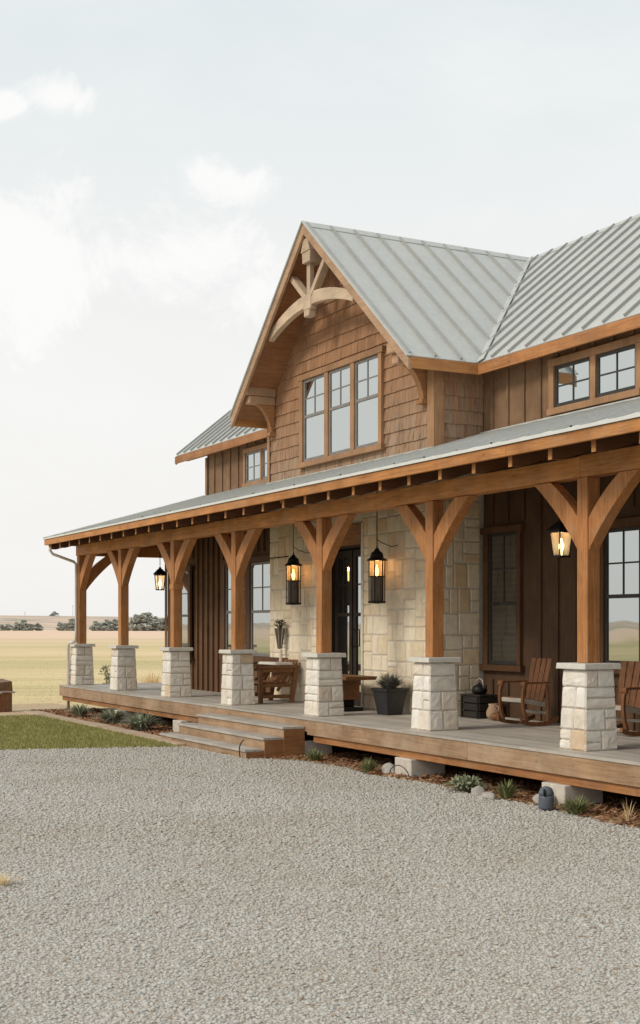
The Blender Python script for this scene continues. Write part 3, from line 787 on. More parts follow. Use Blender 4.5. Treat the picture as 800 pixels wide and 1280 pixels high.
# ---- windows
def window(x0, x1, z0, z1, y, sashes, cas=.09, meet=None, mat='glass', frame='sash', horns=True, grid=(2, 2), header=None, label=None):
    """casing mesh = the window; each sash a sub-part with its glass"""
    mb = MB()
    cy = y - .058
    zi = [(z0, z1)]
    edges = [x0] + [s for pair in sashes for s in pair] + [x1]
    zt = z1 - cas; zb = z0 + cas * .9
    mb.box(x0, edges[1], cy, y - .002, zb, zt); mb.box(edges[-2], x1, cy, y - .002, zb, zt)
    for i in range(len(sashes) - 1): mb.box(sashes[i][1], sashes[i + 1][0], cy + .004, y - .002, zb, zt)
    hx = .05 if horns else 0
    mb.box(x0 - hx, x1 + hx, cy - .012, y - .002, zt + .001, z1)
    mb.box(x0 - hx, x1 + hx, cy - .03, y - .002, z0, zb - .001)
    w = obj('window', mb, M['trim'] if not label else M[label], house, bevel=.004)
    for a, b in sashes:
        mb = MB(); f = .045; sy = y - .028
        mb.box(a + .001, a + f, sy, y - .003, zb + .001, zt - .001); mb.box(b - f, b - .001, sy, y - .003, zb + .001, zt - .001)
        mb.box(a + f, b - f, sy, y - .003, zb + .001, zb + f + .015); mb.box(a + f, b - f, sy, y - .003, zt - f, zt - .001)
        gz0, gz1 = zb + f + .015, zt - f
        gtop = gz0
        if meet:
            zm = gz0 + (gz1 - gz0) * meet; mb.box(a + f, b - f, sy - .006, y - .003, zm - .025, zm + .025); gtop = zm + .025
        c = (a + b) / 2
        for k in range(1, grid[0]): xx = a + f + (b - a - 2 * f) * k / grid[0]; mb.box(xx - .011, xx + .011, sy + .006, y - .003, gtop, gz1)
        for k in range(1, grid[1]): zz = gtop + (gz1 - gtop) * k / grid[1]; mb.box(a + f, b - f, sy + .0075, y - .003, zz - .011, zz + .011)
        obj('sash', mb, M[frame], w, bevel=.002)
        mb = MB(); g = y - .012
        mb.add([(a + f, g, gz0), (b - f, g, gz0), (b - f, g, gz1), (a + f, g, gz1)], [(0, 1, 2, 3)])
        obj('pane', mb, M[mat], w)
    return w
window(-9.59, -6.75, 4.1, 5.72, YB - .02, [(-9.47, -8.66), (-8.53, -7.76), (-7.63, -6.85)], .10, .55, frame='sashl', horns=True)
window(-3.66, -1.77, 4.25, 5.02, YW, [(-3.55, -2.78), (-2.67, -1.88)], .10, None, horns=False)
window(-13.86, -12.0, 4.20, 4.99, YW, [(-13.78, -13.06), (-12.99, -12.27)], .085, None, horns=False, frame='sashl')
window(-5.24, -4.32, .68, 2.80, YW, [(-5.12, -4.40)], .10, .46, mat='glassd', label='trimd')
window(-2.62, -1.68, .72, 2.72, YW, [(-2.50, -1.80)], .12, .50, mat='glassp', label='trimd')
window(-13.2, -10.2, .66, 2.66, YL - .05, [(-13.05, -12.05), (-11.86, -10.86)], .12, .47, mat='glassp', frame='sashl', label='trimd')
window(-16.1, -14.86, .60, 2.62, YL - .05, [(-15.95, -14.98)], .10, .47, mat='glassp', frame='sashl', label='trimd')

# ---- gable truss (pale timbers under the apex) and outrigger brackets
YT = .93
truss = None
mb = MB(); outer, inner = [], []
for i in range(17):
    t = i / 16; x = -9.78 + (-6.78 + 9.78) * t
    z = 6.40 + .30 * (1 - (2 * t - 1.04) ** 2)
    w = .10 + .035 * (1 - abs(2 * t - 1)); outer.append((x, YT, z + w)); inner.append((x, YT, z - w * .6))
mb.strip(outer, inner, (0, .1, 0), .05)
truss = obj('gable_truss', mb, M['pale'], house, bevel=.004)
XT = -8.30
mb = MB(); mb.box(XT - .06, XT + .06, YT + .012, YT + .09, 6.5, 7.5); obj('king_post', mb, M['pale'], truss, bevel=.004)
mb = MB(); mb.box(XT - .13, XT + .13, YT - .02, YT + .11, 6.55, 6.80); mb.box(XT - .09, XT + .09, YT - .03, YT + .12, 6.44, 6.55); obj('hub_block', mb, M['pale'], truss, bevel=.02)
for s, x1, z1 in ((-1, -9.02, 7.30), (1, -7.62, 7.34)):
    mb = MB(); mb.bar((XT + s * .05, YT + .055, 6.74), (x1, YT + .055, z1), .09, .13, (0, 1, 0)); 
    o = obj('strut', mb, M['pale'], truss, bevel=.004)
mb = MB()
mb.hexa([(XT - .10, YT - .05, 7.32), (XT + .16, YT - .05, 7.32), (XT + .16, YT + .2, 7.32), (XT - .10, YT + .2, 7.32)], [(XT - .12, YT - .05, 7.5), (XT + .18, YT - .05, 7.5), (XT + .18, YT + .2, 7.5), (XT - .12, YT + .2, 7.5)])
mb.hexa([(XT - .15, YT - .06, 7.505), (XT + .17, YT - .06, 7.505), (XT + .17, YT + .5, 7.505), (XT - .15, YT + .5, 7.505)], [(XT - .05, YT - .06, 7.72), (XT + .1, YT - .06, 7.72), (XT + .1, YT + .5, 7.72), (XT - .05, YT + .5, 7.72)])
obj('carved_block', mb, M['pale'], truss, bevel=.012)
for x in (BL + .19, BR - .22):
    z1 = 5.66 if x < AX else 5.48
    mb = MB(); mb.box(x - .12, x + .12, YG + .02, YB - .03, z1 - .15, z1); mb.box(x - .095, x + .095, YG + .09, YB - .03, z1 - .30, z1 - .152)
    br = obj('bracket', mb, M['barge'], house, bevel=.02)
    mb = MB(); outer, inner = [], []
    for i in range(13):
        t = i / 12
        q = lambda a, b, c_: tuple((1 - t) ** 2 * p + 2 * t * (1 - t) * r + t * t * s_ for p, r, s_ in zip(a, b, c_))
        o_ = q((YG + .27, z1 - .302), (YB - .16, z1 - .40), (YB - .09, z1 - .80)); i_ = (YB - .035, z1 - .302 - .5 * t)
        outer.append((x - .06, o_[0], o_[1])); inner.append((x - .06, i_[0], i_[1]))
    mb.strip(outer, inner, (.12, 0, 0), .2); mb.box(x - .09, x + .09, YB - .14, YB - .03, z1 - .85, z1 - .79)
    obj('knee_brace', mb, M['corbel'], br)

# ================================================================== THINGS ON THE PORCH
# lanterns
def chain(mb, x, y, z0, z1):
    z = z0; k = 0
    while z < z1:
        a = k % 2; pts = []
        for i in range(9):
            t = 2 * math.pi * i / 8; u, w = .011 * math.cos(t), .022 * math.sin(t)
            pts.append((x + (u if a else 0), y + (0 if a else u), z + .02 + w))
        mb.tube(pts, .0035, 5, cap=False); z += .034; k += 1
def tall_lantern(x, y, z0, z1, label):
    t = thing('hanging_lantern', label, 'lantern', (x, y, z0), 0, 'tall black lanterns beside the door')
    H = z1 - z0; r = .125; zb = H - .24
    mb = MB()
    mb.lathe([(.02, -.02), (r + .008, -.01), (r + .012, .02), (r * .6, .03)], n=6)
    for k in range(6):
        a = math.pi / 3 * k + .25; mb.bar((r * math.cos(a), r * math.sin(a), .015), (r * math.cos(a), r * math.sin(a), zb + .01), .014, .014, (math.cos(a), math.sin(a), 0))
    for z in (.40, ):
        pts = [(r * math.cos(math.pi / 3 * k), r * math.sin(math.pi / 3 * k), z) for k in range(7)]; mb.tube(pts, .008, 6, cap=False)
    obj('frame', mb, M['black'], t, (0, 0, 0))
    mb = MB()
    for k in range(12):
        a = math.pi / 6 * k; mb.bar((r * .8 * math.cos(a), r * .8 * math.sin(a), .02), (r * .8 * math.cos(a), r * .8 * math.sin(a), .4), .006, .006, (math.cos(a), math.sin(a), 0))
    mb.lathe([(.085, .015), (.085, .39)], n=12)
    obj('lower_cage', mb, plain_dark, t, (0, 0, 0))
    mb = MB()
    mb.lathe([(r * .95, zb), (r + .028, zb + .003), (r + .032, zb + .018), (r * .86, zb + .05), (r * .74, zb + .11), (r * .66, zb + .13), (r * .34, zb + .16), (r * .26, zb + .185), (.012, zb + .2), (.01, zb + .235)], n=12)
    obj('lantern_cap', mb, M['black'], t, (0, 0, 0))
    mb = MB()
    mb.lathe([(r * .9, .41), (r * .9, zb - .004)], n=16); obj('glass', mb, M['lampglass'], t, (0, 0, 0), smooth=True)
    mb = MB(); mb.lathe([(.012, zb - .24), (.026, zb - .2), (.030, zb - .15), (.016, zb - .1), (.006, zb - .06)], n=12); obj('bulb', mb, M['bulb'], t, (0, 0, 0), smooth=True)
    mb = MB(); zc = H; chain(mb, 0, 0, zb + .235, proof(y) - .1 - z0)
    obj('chain', mb, M['black'], t, (0, 0, 0))
    mb = MB(); mb.tube([(.0, 0, H + .09), (.06, .08, H + .03), (.14, YB - y - .10, H - .02), (.19, YB - y - .02, H)], .006, 6); obj('bracket_wire', mb, M['black'], t, (0, 0, 0))
    ld = bpy.data.lights.new('lantern_light', 'POINT'); ld.energy = 2.2; ld.color = (1, .55, .22); ld.shadow_soft_size = .04
    lo = bpy.data.objects.new('lantern_light', ld); COL.objects.link(lo); lo.parent = t; lo.location = (0, 0, zb - .03)
plain_dark = plain('smoked_metal', (.13, .105, .08), .4, .1, .2)
tall_lantern(-9.40, 1.22, 1.72, 2.62, 'tall black caged lantern on a chain left of the front door')
tall_lantern(-6.53, 1.22, 1.70, 2.58, 'tall black caged lantern on a chain right of the front door')
def box_lantern(x, y, z0, h, w, label, bulb, mat):
    t = thing('hanging_lantern', label, 'lantern', (x, y, z0))
    mb = MB(); a, b = w * .36, w * .5; zt = h * .66
    for sx in (-1, 1):
        for sy in (-1, 1): mb.bar((sx * a, sy * a, .01), (sx * b, sy * b, zt), .016, .016)
    mb.box(-a - .01, a + .01, -a - .01, a + .01, -.01, .012); 
    for sx in (-1, 1):
        mb.box(-b - .01, b + .01, sx * b - .01, sx * b + .01, zt - .02, zt + .004); mb.box(sx * b - .0101, sx * b + .0099, -b + .011, b - .011, zt - .0201, zt + .0039)
    obj('frame', mb, M['black'], t, (0, 0, 0))
    mb = MB(); c = b + .03
    mb.lathe([(c * 1.41, zt + .005), (c * 1.36, zt + .02), (c * .5, zt + h * .24), (c * .3, zt + h * .26), (c * .22, h * .98), (.008, h)], n=4, rot=math.pi / 4); obj('lantern_cap', mb, M['black'], t, (0, 0, 0))
    mb = MB(); mb.hexa([(-a, -a, .012), (a, -a, .012), (a, a, .012), (-a, a, .012)], [(-b, -b, zt - .021), (b, -b, zt - .021), (b, b, zt - .021), (-b, b, zt - .021)]); obj('glass', mb, M['lampglass'], t, (0, 0, 0))
    mb = MB(); mb.lathe([(.01, .013), (.012, .06)], n=8); mb.lathe([(.012, .06), (.028, .10), (.03, .14), (.012, .2), (.004, .22)], n=10); obj('bulb', mb, mat, t, (0, 0, 0), smooth=True)
    mb = MB(); chain(mb, 0, 0, h, proof(y) - .09 - z0); obj('chain', mb, M['black'], t, (0, 0, 0))
    ld = bpy.data.lights.new('lantern_light', 'POINT'); ld.energy = bulb; ld.color = (1, .7, .42); ld.shadow_soft_size = .03
    lo = bpy.data.objects.new('lantern_light', ld); COL.objects.link(lo); lo.parent = t; lo.location = (0, 0, .28)
box_lantern(-1.60, .9, 2.17, .46, .19, 'four-sided black lantern hanging beside the nearest porch post in view', 1.5, M['bulbw'])
box_lantern(-15.0, .9, 2.10, .48, .17, 'small black lantern hanging at the far open end of the porch', 1.0, M['bulbw'])

# rocking chairs (front faces -Y)
def curve(pts, n=12):
    out = []
    P = [Vector(p) for p in pts]; P = [2 * P[0] - P[1]] + P + [2 * P[-1] - P[-2]]
    for i in range(1, len(P) - 2):
        for k in range(n):
            t = k / n; a, b, c, d = P[i - 1], P[i], P[i + 1], P[i + 2]
            out.append(.5 * ((2 * b) + (c - a) * t + (2 * a - 5 * b + 4 * c - d) * t * t + (3 * b - a - 3 * c + d) * t ** 3))
    out.append(P[-2]); return out
def ribbon(mb, pts, w, x, th, tint=.2):          # board following a curve in the y-z plane
    c = curve([(0, *p) for p in pts], 6); o, i = [], []
    for k, p in enumerate(c):
        d = (c[min(k + 1, len(c) - 1)] - c[max(k - 1, 0)]).normalized(); nn = Vector((0, -d.z, d.y))
        o.append((x - th / 2, p.y + nn.y * w / 2, p.z + nn.z * w / 2)); i.append((x - th / 2, p.y - nn.y * w / 2, p.z - nn.z * w / 2))
    mb.strip(o, i, (th, 0, 0), tint)
def rocking_chair(x, y, rz, label):
    t = thing('rocking_chair', label, 'rocking chair', (x, y, .004), rz, 'wooden rocking chairs on the porch'); t.scale = (.95, .95, .94)
    for s in (-1, 1):
        X = s * .27
        mb = MB(); ribbon(mb, [(-.33, .60), (-.385, .50), (-.40, .36), (-.365, .2), (-.29, .075)], .055, X, .045); obj('leg', mb, M['chair'], t, (0, 0, 0))
        mb = MB(); ribbon(mb, [(.24, .57), (.27, .3), (.26, .06)], .05, X, .04); obj('leg', mb, M['chair'], t, (0, 0, 0))
        mb = MB(); ribbon(mb, [(-.46, .09), (-.28, .045), (0, .028), (.25, .04), (.52, .10)], .055, X, .045); obj('rocker', mb, M['chair'], t, (0, 0, 0))
        mb = MB(); mb.box(X - .05, X + .05, -.36, .28, .60, .628); mb.tube([(X - .05, -.37, .592), (X + .05, -.37, .592)], .042, 12); obj('armrest', mb, M['chair'], t, (0, 0, 0), bevel=.004)
        mb = MB(); mb.bar((X * .86, -.35, .365), (X * .86, .22, .30), .022, .07); obj('seat_rail', mb, M['palewood'], t, (0, 0, 0))  # pale rails stand in for light reflecting off their top faces
    mb = MB(); mb.box(-.245, .245, -.385, -.36, .335, .395); obj('front_rail', mb, M['palewood'], t, (0, 0, 0), bevel=.003)
    mb = MB(); mb.box(-.245, .245, -.30, -.27, .07, .10); mb.box(-.245, .245, .24, .27, .16, .2); obj('stretcher', mb, M['palewood'], t, (0, 0, 0), bevel=.003)
    mb = MB()
    for k in range(6):
        y0 = -.355 + k * .095; z = .41 - k * .011; mb.hexa([(-.225, y0, z - .02), (.225, y0, z - .02), (.225, y0 + .082, z - .03), (-.225, y0 + .082, z - .03)], [(-.225, y0, z), (.225, y0, z), (.225, y0 + .082, z - .01), (-.225, y0 + .082, z - .01)])
    obj('seat', mb, M['chair'], t, (0, 0, 0))
    mb = MB()
    for k in range(4):
        xc = -.17 + k * .1133
        mb.bar((xc * .92, .19, .30), (xc * 1.08, .42, .95), .098, .02, (0, -1, .35))
    mb.bar((-.22, .265, .42), (.22, .265, .42), .02, .06); mb.bar((-.235, .385, .78), (.235, .385, .78), .02, .06)
    obj('backrest', mb, M['chair'], t, (0, 0, 0), bevel=.004)
    for part in t.children:
        for v in part.data.vertices: v.co.y = v.co.y * .66 + .07

rocking_chair(-3.40, 1.66, R(0), 'wooden rocking chair with slatted back left of the nearest pier in view')
rocking_chair(-1.55, 1.72, R(8), 'wooden rocking chair half hidden behind the nearest pier at the photo\'s right edge')

# timber armchair bench by the bay
t = thing('armchair', 'rustic timber armchair with braced side against the pale stone wall', 'armchair', (-10.02, .98, .004))
for X in (-.42, .42):
    mb = MB(); mb.box(X - .035, X + .035, -.33, -.26, 0, .60); obj('leg', mb, M['table'], t, (0, 0, 0), bevel=.005)
    mb = MB(); ribbon(mb, [(.40, .66), (.35, .35), (.30, .0)], .075, X, .06); obj('leg', mb, M['table'], t, (0, 0, 0))
    mb = MB(); mb.box(X - .06, X + .06, -.40, .42, .60, .645); mb.box(X - .03, X + .03, -.26, .33, .53, .599); obj('armrest', mb, M['table'], t, (0, 0, 0), bevel=.005)
    mb = MB(); mb.box(X - .025, X + .025, -.26, .30, .27, .33); mb.box(X - .02, X + .02, -.26, .30, .08, .14); obj('side_rail', mb, M['table'], t, (0, 0, 0), bevel=.004)
    mb = MB(); ribbon(mb, [(-.08, .30), (.08, .42), (.30, .55)], .07, X * .96, .03); mb.bar((X * .9, .25, .53), (X * .9, .05, .2), .03, .05); obj('side_brace', mb, M['table'], t, (0, 0, 0))
mb = MB()
for k in range(5): mb.box(-.40, .40, -.30 + k * .11, -.30 + k * .11 + .095, .33, .36)
obj('seat', mb, M['table'], t, (0, 0, 0), bevel=.004)
mb = MB()
for k in range(6): xc = -.33 + k * .132; mb.bar((xc, .26, .34), (xc, .45, .74), .11, .022, (0, -1, .4))
obj('backrest', mb, M['table'], t, (0, 0, 0), bevel=.004)
mb = MB(); mb.hexa([(-.36, .0, .65), (.40, .0, .65), (.40, .36, .65), (-.36, .36, .65)], [(-.33, .02, .70), (.36, .02, .71), (.37, .34, .70), (-.33, .34, .69)]); 
o = obj('stone_slab', mb, M['cap'], None, (-10.02, .98, .004), bevel=.02); tag(o, 'pale flat stone slab lying across the timber armchair arms', 'stone slab')

# wall vase with dried flowers
t = thing('wall_vase', 'smoky conical glass vase of dried flowers on the stone wall above the armchair', 'vase', (-10.22, 1.36, .93))
mb = MB(); mb.lathe([(.035, 0), (.045, .02), (.075, .2), (.10, .36), (.105, .37), (.09, .35), (.06, .15), (.03, .03)], n=16); obj('glass_cone', mb, plain('smoked_glass', (.11, .09, .07), .15, 0, .3), t, (0, 0, 0), smooth=True)
mb = MB()
for k in range(8): a = k * math.pi / 4; mb.tube([(.04 * math.cos(a), .04 * math.sin(a), .01), (.108 * math.cos(a), .108 * math.sin(a), .375)], .004, 5)
mb.tube([(0, .02, -.015), (0, .02, -.23)], .03, 8); mb.tube([(0, 0, .1), (0, .13, .1)], .012, 6)
obj('holder', mb, M['cap'], t, (0, 0, 0))
mb = MB()
def sprig(mb, base, h, spread, n, lw, rng, droop=.5, seg=4, lean=None):
    for k in range(n):
        a = rng.uniform(0, 2 * math.pi); r0 = rng.uniform(0, .25) * spread; out = rng.uniform(.25, 1) * spread; hh = h * rng.uniform(.55, 1.05) * (1 - .25 * out / max(spread, .001))
        dx, dy = math.cos(a), math.sin(a); sx, sy = -dy, dx; w = lw * rng.uniform(.7, 1.3)
        vs = []
        for i in range(seg + 1):
            t = i / seg; rr = r0 + (out - r0) * t ** 1.4; z = hh * (t - droop * t ** 2.6 * (out / max(spread, .001)))
            ww = w * min(1, (1 - t) * 2.2) * (.65 + .7 * t if t < .5 else 1) * .5 + .0006
            c = (base[0] + dx * rr, base[1] + dy * rr, base[2] + z)
            vs += [(c[0] - sx * ww, c[1] - sy * ww, c[2]), (c[0] + sx * ww, c[1] + sy * ww, c[2])]
        mb.add(vs, [(2 * i, 2 * i + 1, 2 * i + 3, 2 * i + 2) for i in range(seg)], rng.random())
def leaves(mb, c, rad, n, size, rng, flat=1.):
    for k in range(n):
        while True:
            p = Vector((rng.uniform(-1, 1), rng.uniform(-1, 1), rng.uniform(-1, 1)))
            if p.length < 1: break
        q = Vector(c) + Vector((p.x * rad[0], p.y * rad[1], p.z * rad[2]))
        a = Vector((rng.gauss(0, 1), rng.gauss(0, 1), rng.gauss(0, .6) * flat)).normalized(); b = a.cross(Vector((rng.gauss(0, 1), rng.gauss(0, 1), rng.gauss(0, 1)))).normalized()
        s = size * rng.uniform(.6, 1.4)
        mb.add([q - a * s, q + b * s * .45, q + a * s, q - b * s * .45], [(0, 1, 2, 3)], min(1, max(0, .5 + .4 * p.z + rng.uniform(-.25, .25))))
rg = random.Random(3)
sprig(mb, (0, 0, .3), .26, .11, 60, .012, rg, .2); leaves(mb, (0, 0, .46), (.11, .10, .07), 160, .02, rg)
obj('dried_flowers', mb, M['dried'], t, (0, 0, 0))

# side table by the door
t = thing('side_table', 'brown wooden slatted side table on a dark base between door and planter', 'table', (-7.15, 1.0, .003))
mb = MB(); mb.hexa([(-.55, -.26, .50), (.52, -.26, .50), (.52, .26, .50), (-.55, .26, .50)], [(-.57, -.28, .555), (.54, -.28, .555), (.54, .28, .555), (-.57, .28, .555)]); obj('tabletop', mb, M['table'], t, (0, 0, 0), bevel=.006)
mb = MB(); mb.box(-.06, .12, -.2, .2, .18, .499); obj('panel', mb, M['table'], t, (0, 0, 0), bevel=.005)
mb = MB(); mb.box(-.46, -.061, -.18, -.14, .42, .499); mb.box(-.46, -.061, -.18, -.14, .18, .23)
for k in range(5): mb.box(-.46 + k * .085, -.43 + k * .085, -.175, -.145, .231, .419)
mb.box(-.46, -.061, .10, .14, .18, .499)
obj('slat_side', mb, M['table'], t, (0, 0, 0), bevel=.003)
mb = MB(); mb.box(-.44, .0, -.17, .17, .06, .179); mb.box(-.5, .2, -.22, .22, 0, .06); obj('base', mb, M['black'], t, (0, 0, 0), bevel=.008)

# planter
t = thing('planter', 'charcoal tapered square planter of spiky silver foliage right of the side table', 'planter', (-6.06, 1.17, .003), R(4))
def sq(r, z): return [(-r, -r, z), (r, -r, z), (r, r, z), (-r, r, z)]
mb = MB(); mb.hexa(sq(.135, 0), sq(.185, .35)); mb.hexa(sq(.205, .351), sq(.21, .40)); mb.hexa(sq(.19, .4005), sq(.185, .402), 0)
obj('pot', mb, M['pot'], t, (0, 0, 0), bevel=.008)
mb = MB(); rg = random.Random(4); sprig(mb, (0, 0, .38), .34, .36, 300, .020, rg, .5); sprig(mb, (0, 0, .38), .24, .34, 260, .020, rg, .4)
obj('foliage', mb, M['leafpot'], t, (0, 0, 0))

# crate, kettle, jug
t = thing('crate', 'dark wooden slatted crate below the dim porch window', 'crate', (-4.88, 1.98, .003))
mb = MB()
for z in (.0, .11, .22):
    mb.box(-.24, .24, -.16, -.14, z + .005, z + .095); mb.box(-.24, .24, .14, .16, z + .005, z + .095); mb.box(.22, .24, -.139, .139, z + .005, z + .095); mb.box(-.24, -.22, -.139, .139, z + .005, z + .095)
mb.box(-.25, .25, -.17, .17, .321, .34); mb.box(-.21, .21, -.13, .13, .0, .3)
obj('slats', mb, wood('black_crate_wood', (.02, .016, .013), (.06, .05, .042), 0, knots=False), t, (0, 0, 0), bevel=.003)
mb = MB()
for sx in (-.2, .2): mb.box(sx - .02, sx + .02, -.175, -.161, 0, .32)
obj('corner_post', mb, M['black'], t, (0, 0, 0))
t = thing('kettle', 'old black iron kettle with wire handle standing on the dark crate', 'kettle', (-4.84, 1.96, .344))
mb = MB(); mb.lathe([(.06, 0), (.105, .02), (.115, .07), (.09, .12), (.05, .14), (.02, .15), (.015, .17)], n=18); obj('body', mb, M['black'], t, (0, 0, 0), smooth=True)
mb = MB(); mb.tube([(.1, 0, .06), (.15, 0, .1), (.17, 0, .14)], [.025, .018, .012], 8); obj('spout', mb, M['black'], t, (0, 0, 0), smooth=True)
mb = MB(); mb.tube([(-.1, 0, .1), (-.08, 0, .2), (0, 0, .235), (.08, 0, .2), (.1, 0, .1)], .006, 6); obj('handle', mb, M['gutter'], t, (0, 0, 0), smooth=True)
t = thing('jug', 'tan clay jug with narrow neck on the porch floor beside the crate', 'jug', (-4.45, 1.93, .004))
mb = MB(); mb.lathe([(.07, 0), (.10, .05), (.105, .11), (.08, .16), (.065, .19), (.075, .22), (.07, .225), (.05, .2)], n=18); obj('body', mb, M['clay'], t, (0, 0, 0), smooth=True)
mb = MB(); mb.tube([(.065, 0, .2), (.12, 0, .19), (.125, 0, .13), (.1, 0, .1)], .01, 6); obj('handle', mb, M['clay'], t, (0, 0, 0), smooth=True)
mb = MB(); mb.lathe([(.05, 0), (.085, .03), (.08, .08), (.06, .1), (.055, .06)], n=14); o = obj('small_bowl', mb, M['table'], None, (-4.27, 1.85, .004), smooth=True); tag(o, 'small dark wooden bowl on the porch floor between jug and rocking chair', 'bowl')

# ================================================================== GROUND
def sheet(name, poly, z, mat):
    mb = MB(); mb.add([(x, y, z) for x, y in poly], [tuple(range(len(poly)))]); return structure(name, mb, mat)
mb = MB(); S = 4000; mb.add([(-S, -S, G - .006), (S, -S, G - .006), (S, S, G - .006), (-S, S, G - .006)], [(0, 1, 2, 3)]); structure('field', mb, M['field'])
sheet('dirt_path', [(-16.4, -40), (-16.4, -.9), (-18.4, -.6), (-19.2, 0.4), (-21, .4), (-21.5, -6), (-22, -40)], G - .001, M['dirt'])
grav = [(-9.05, -26), (-9.3, -6.5), (-9.2, -4), (-8.75, -2.4), (-8.45, -1.45), (-8.2, -1.1), (-6.2, -1.0), (-5.6, -.62), (-4.5, -.45), (-3.6, -.62), (-2.4, -.42), (-1.2, -.58), (-.2, -.5), (1.2, -.68), (3, -.55), (20, -.6), (34, -26)]
sheet('gravel_driveway', grav, G + .003, M['gravelbed'])
lawnp = [(-16.4, -26), (-16.4, -1.32), (-8.55, -1.32), (-8.45, -1.45), (-8.75, -2.4), (-9.2, -4), (-9.3, -6.5), (-9.05, -26)]
sheet('lawn', lawnp, G + .008, M['lawnsoil'])
sheet('mulch_bed', [(-18.4, -.95), (-8.5, -.95), (-8.2, -.9), (-5.5, -.3), (7, -.3), (7, 2), (-18.4, 2)], G + .0, M['mulch'])
mb = MB(); x = -17.6
while x < -8.6:
    l = random.uniform(1.1, 1.5); jy = random.uniform(-.02, .02); mb.box(x, x + l - .012, -1.30 + jy, -.97 + jy, G - .04, G + .045 + random.uniform(-.006, .006)); x += l
o = obj('kerb', mb, M['kerb'], None, (0, 0, 0), bevel=.012); o['kind'] = 'structure'

# -- numpy scatter meshes
def big_mesh(name, co, faces, tint, mat, smooth=False):
    me = bpy.data.meshes.new(name); nf, k = faces.shape
    me.vertices.add(len(co)); me.vertices.foreach_set('co', co.astype(np.float32).ravel())
    me.loops.add(nf * k); me.loops.foreach_set('vertex_index', faces.astype(np.int32).ravel())
    me.polygons.add(nf); me.polygons.foreach_set('loop_start', np.arange(0, nf * k, k, dtype=np.int32))
    if smooth: me.polygons.foreach_set('use_smooth', np.ones(nf, dtype=bool))
    me.materials.append(mat)
    a = me.attributes.new('tint', 'FLOAT', 'POINT'); a.data.foreach_set('value', tint.astype(np.float32))
    me.update(calc_edges=True); me.validate(); return me
def ico(sub):
    bm = bmesh.new(); bmesh.ops.create_icosphere(bm, subdivisions=sub, radius=1)
    bm.verts.ensure_lookup_table(); v = np.array([p.co[:] for p in bm.verts]); f = np.array([[q.index for q in fc.verts] for fc in bm.faces]); bm.free(); return v, f
def pip(px, py, poly):
    inside = np.zeros(len(px), bool); n = len(poly)
    for i in range(n):
        x0, y0 = poly[i]; x1, y1 = poly[(i + 1) % n]
        c = ((y0 > py) != (y1 > py)) & (px < (x1 - x0) * (py - y0) / (y1 - y0 + 1e-12) + x0); inside ^= c
    return inside
rs = np.random.RandomState(7)
def stones(px, py, size, sub, z):
    n = len(px); bv, bf = ico(sub); k = len(bv)
    s = size[:, None] * rs.uniform(.75, 1.3, (n, 3)); s[:, 2] *= .5
    ang = rs.uniform(0, 2 * np.pi, n); tl = rs.normal(0, .3, n)
    v = bv[None] * (1 + rs.normal(0, .13, (n, k, 1))) * s[:, None, :]
    # tilt about x, then turn about z
    y = v[..., 1] * np.cos(tl)[:, None] - v[..., 2] * np.sin(tl)[:, None]; zz = v[..., 1] * np.sin(tl)[:, None] + v[..., 2] * np.cos(tl)[:, None]
    x = v[..., 0] * np.cos(ang)[:, None] - y * np.sin(ang)[:, None]; yy = v[..., 0] * np.sin(ang)[:, None] + y * np.cos(ang)[:, None]
    co = np.stack([x + px[:, None], yy + py[:, None], zz + (z + size * rs.uniform(-.25, .4, n))[:, None]], -1).reshape(-1, 3)
    fa = (bf[None] + (np.arange(n) * k)[:, None, None]).reshape(-1, 3)
    return co, fa, np.repeat(rs.beta(2.0, 1.6, n) * .93 + (rs.rand(n) < .06) * .3, k).clip(0, 1)
CAMX, CAMY = 11.06, -9.04; VD = np.array([-.8846, .4664]); VR = np.array([.4664, .8846])
parts = []
off = 0
for d0, d1, dens, s0, sub in ((5.2, 7.6, 4300, .0094, 1), (7.6, 11.0, 3600, .0102, 1), (11, 15, 2300, .0118, 1), (15, 20, 2100, .0115, 1), (20, 26, 1100, .0135, 1)):
    W = d1 * .27 + .8; area = (d1 - d0) * 2 * W; n = int(area * dens)
    d = rs.uniform(d0, d1, n); l = rs.uniform(-W, W, n); keep = np.abs(l) < d * .27 + .8; d, l = d[keep], l[keep]
    X = CAMX + VD[0] * d + VR[0] * l; Y = CAMY + VD[1] * d + VR[1] * l
    k = pip(X, Y, grav) | pip(X + rs.normal(0, .09, len(X)), Y + rs.normal(0, .09, len(X)), grav); X, Y = X[k], Y[k]
    pn = np.array([noise.noise((x * .9, y * .9, 3.)) + .6 * noise.noise((x * 3.1, y * 3.1, 8.)) for x, y in zip(X, Y)]); k = rs.rand(len(X)) < 1.2 + pn * .7; X, Y = X[k], Y[k]
    co, fa, ti = stones(X, Y, rs.gamma(7, s0 / 7, len(X)).clip(s0 * .45, s0 * 1.75), sub, G + .002)
    parts.append((co, fa + off, ti)); off += len(co)
me = big_mesh('gravel', np.concatenate([p[0] for p in parts]), np.concatenate([p[1] for p in parts]), np.concatenate([p[2] for p in parts]), M['gravelstone'])
o = link('gravel', me); o['kind'] = 'stuff'
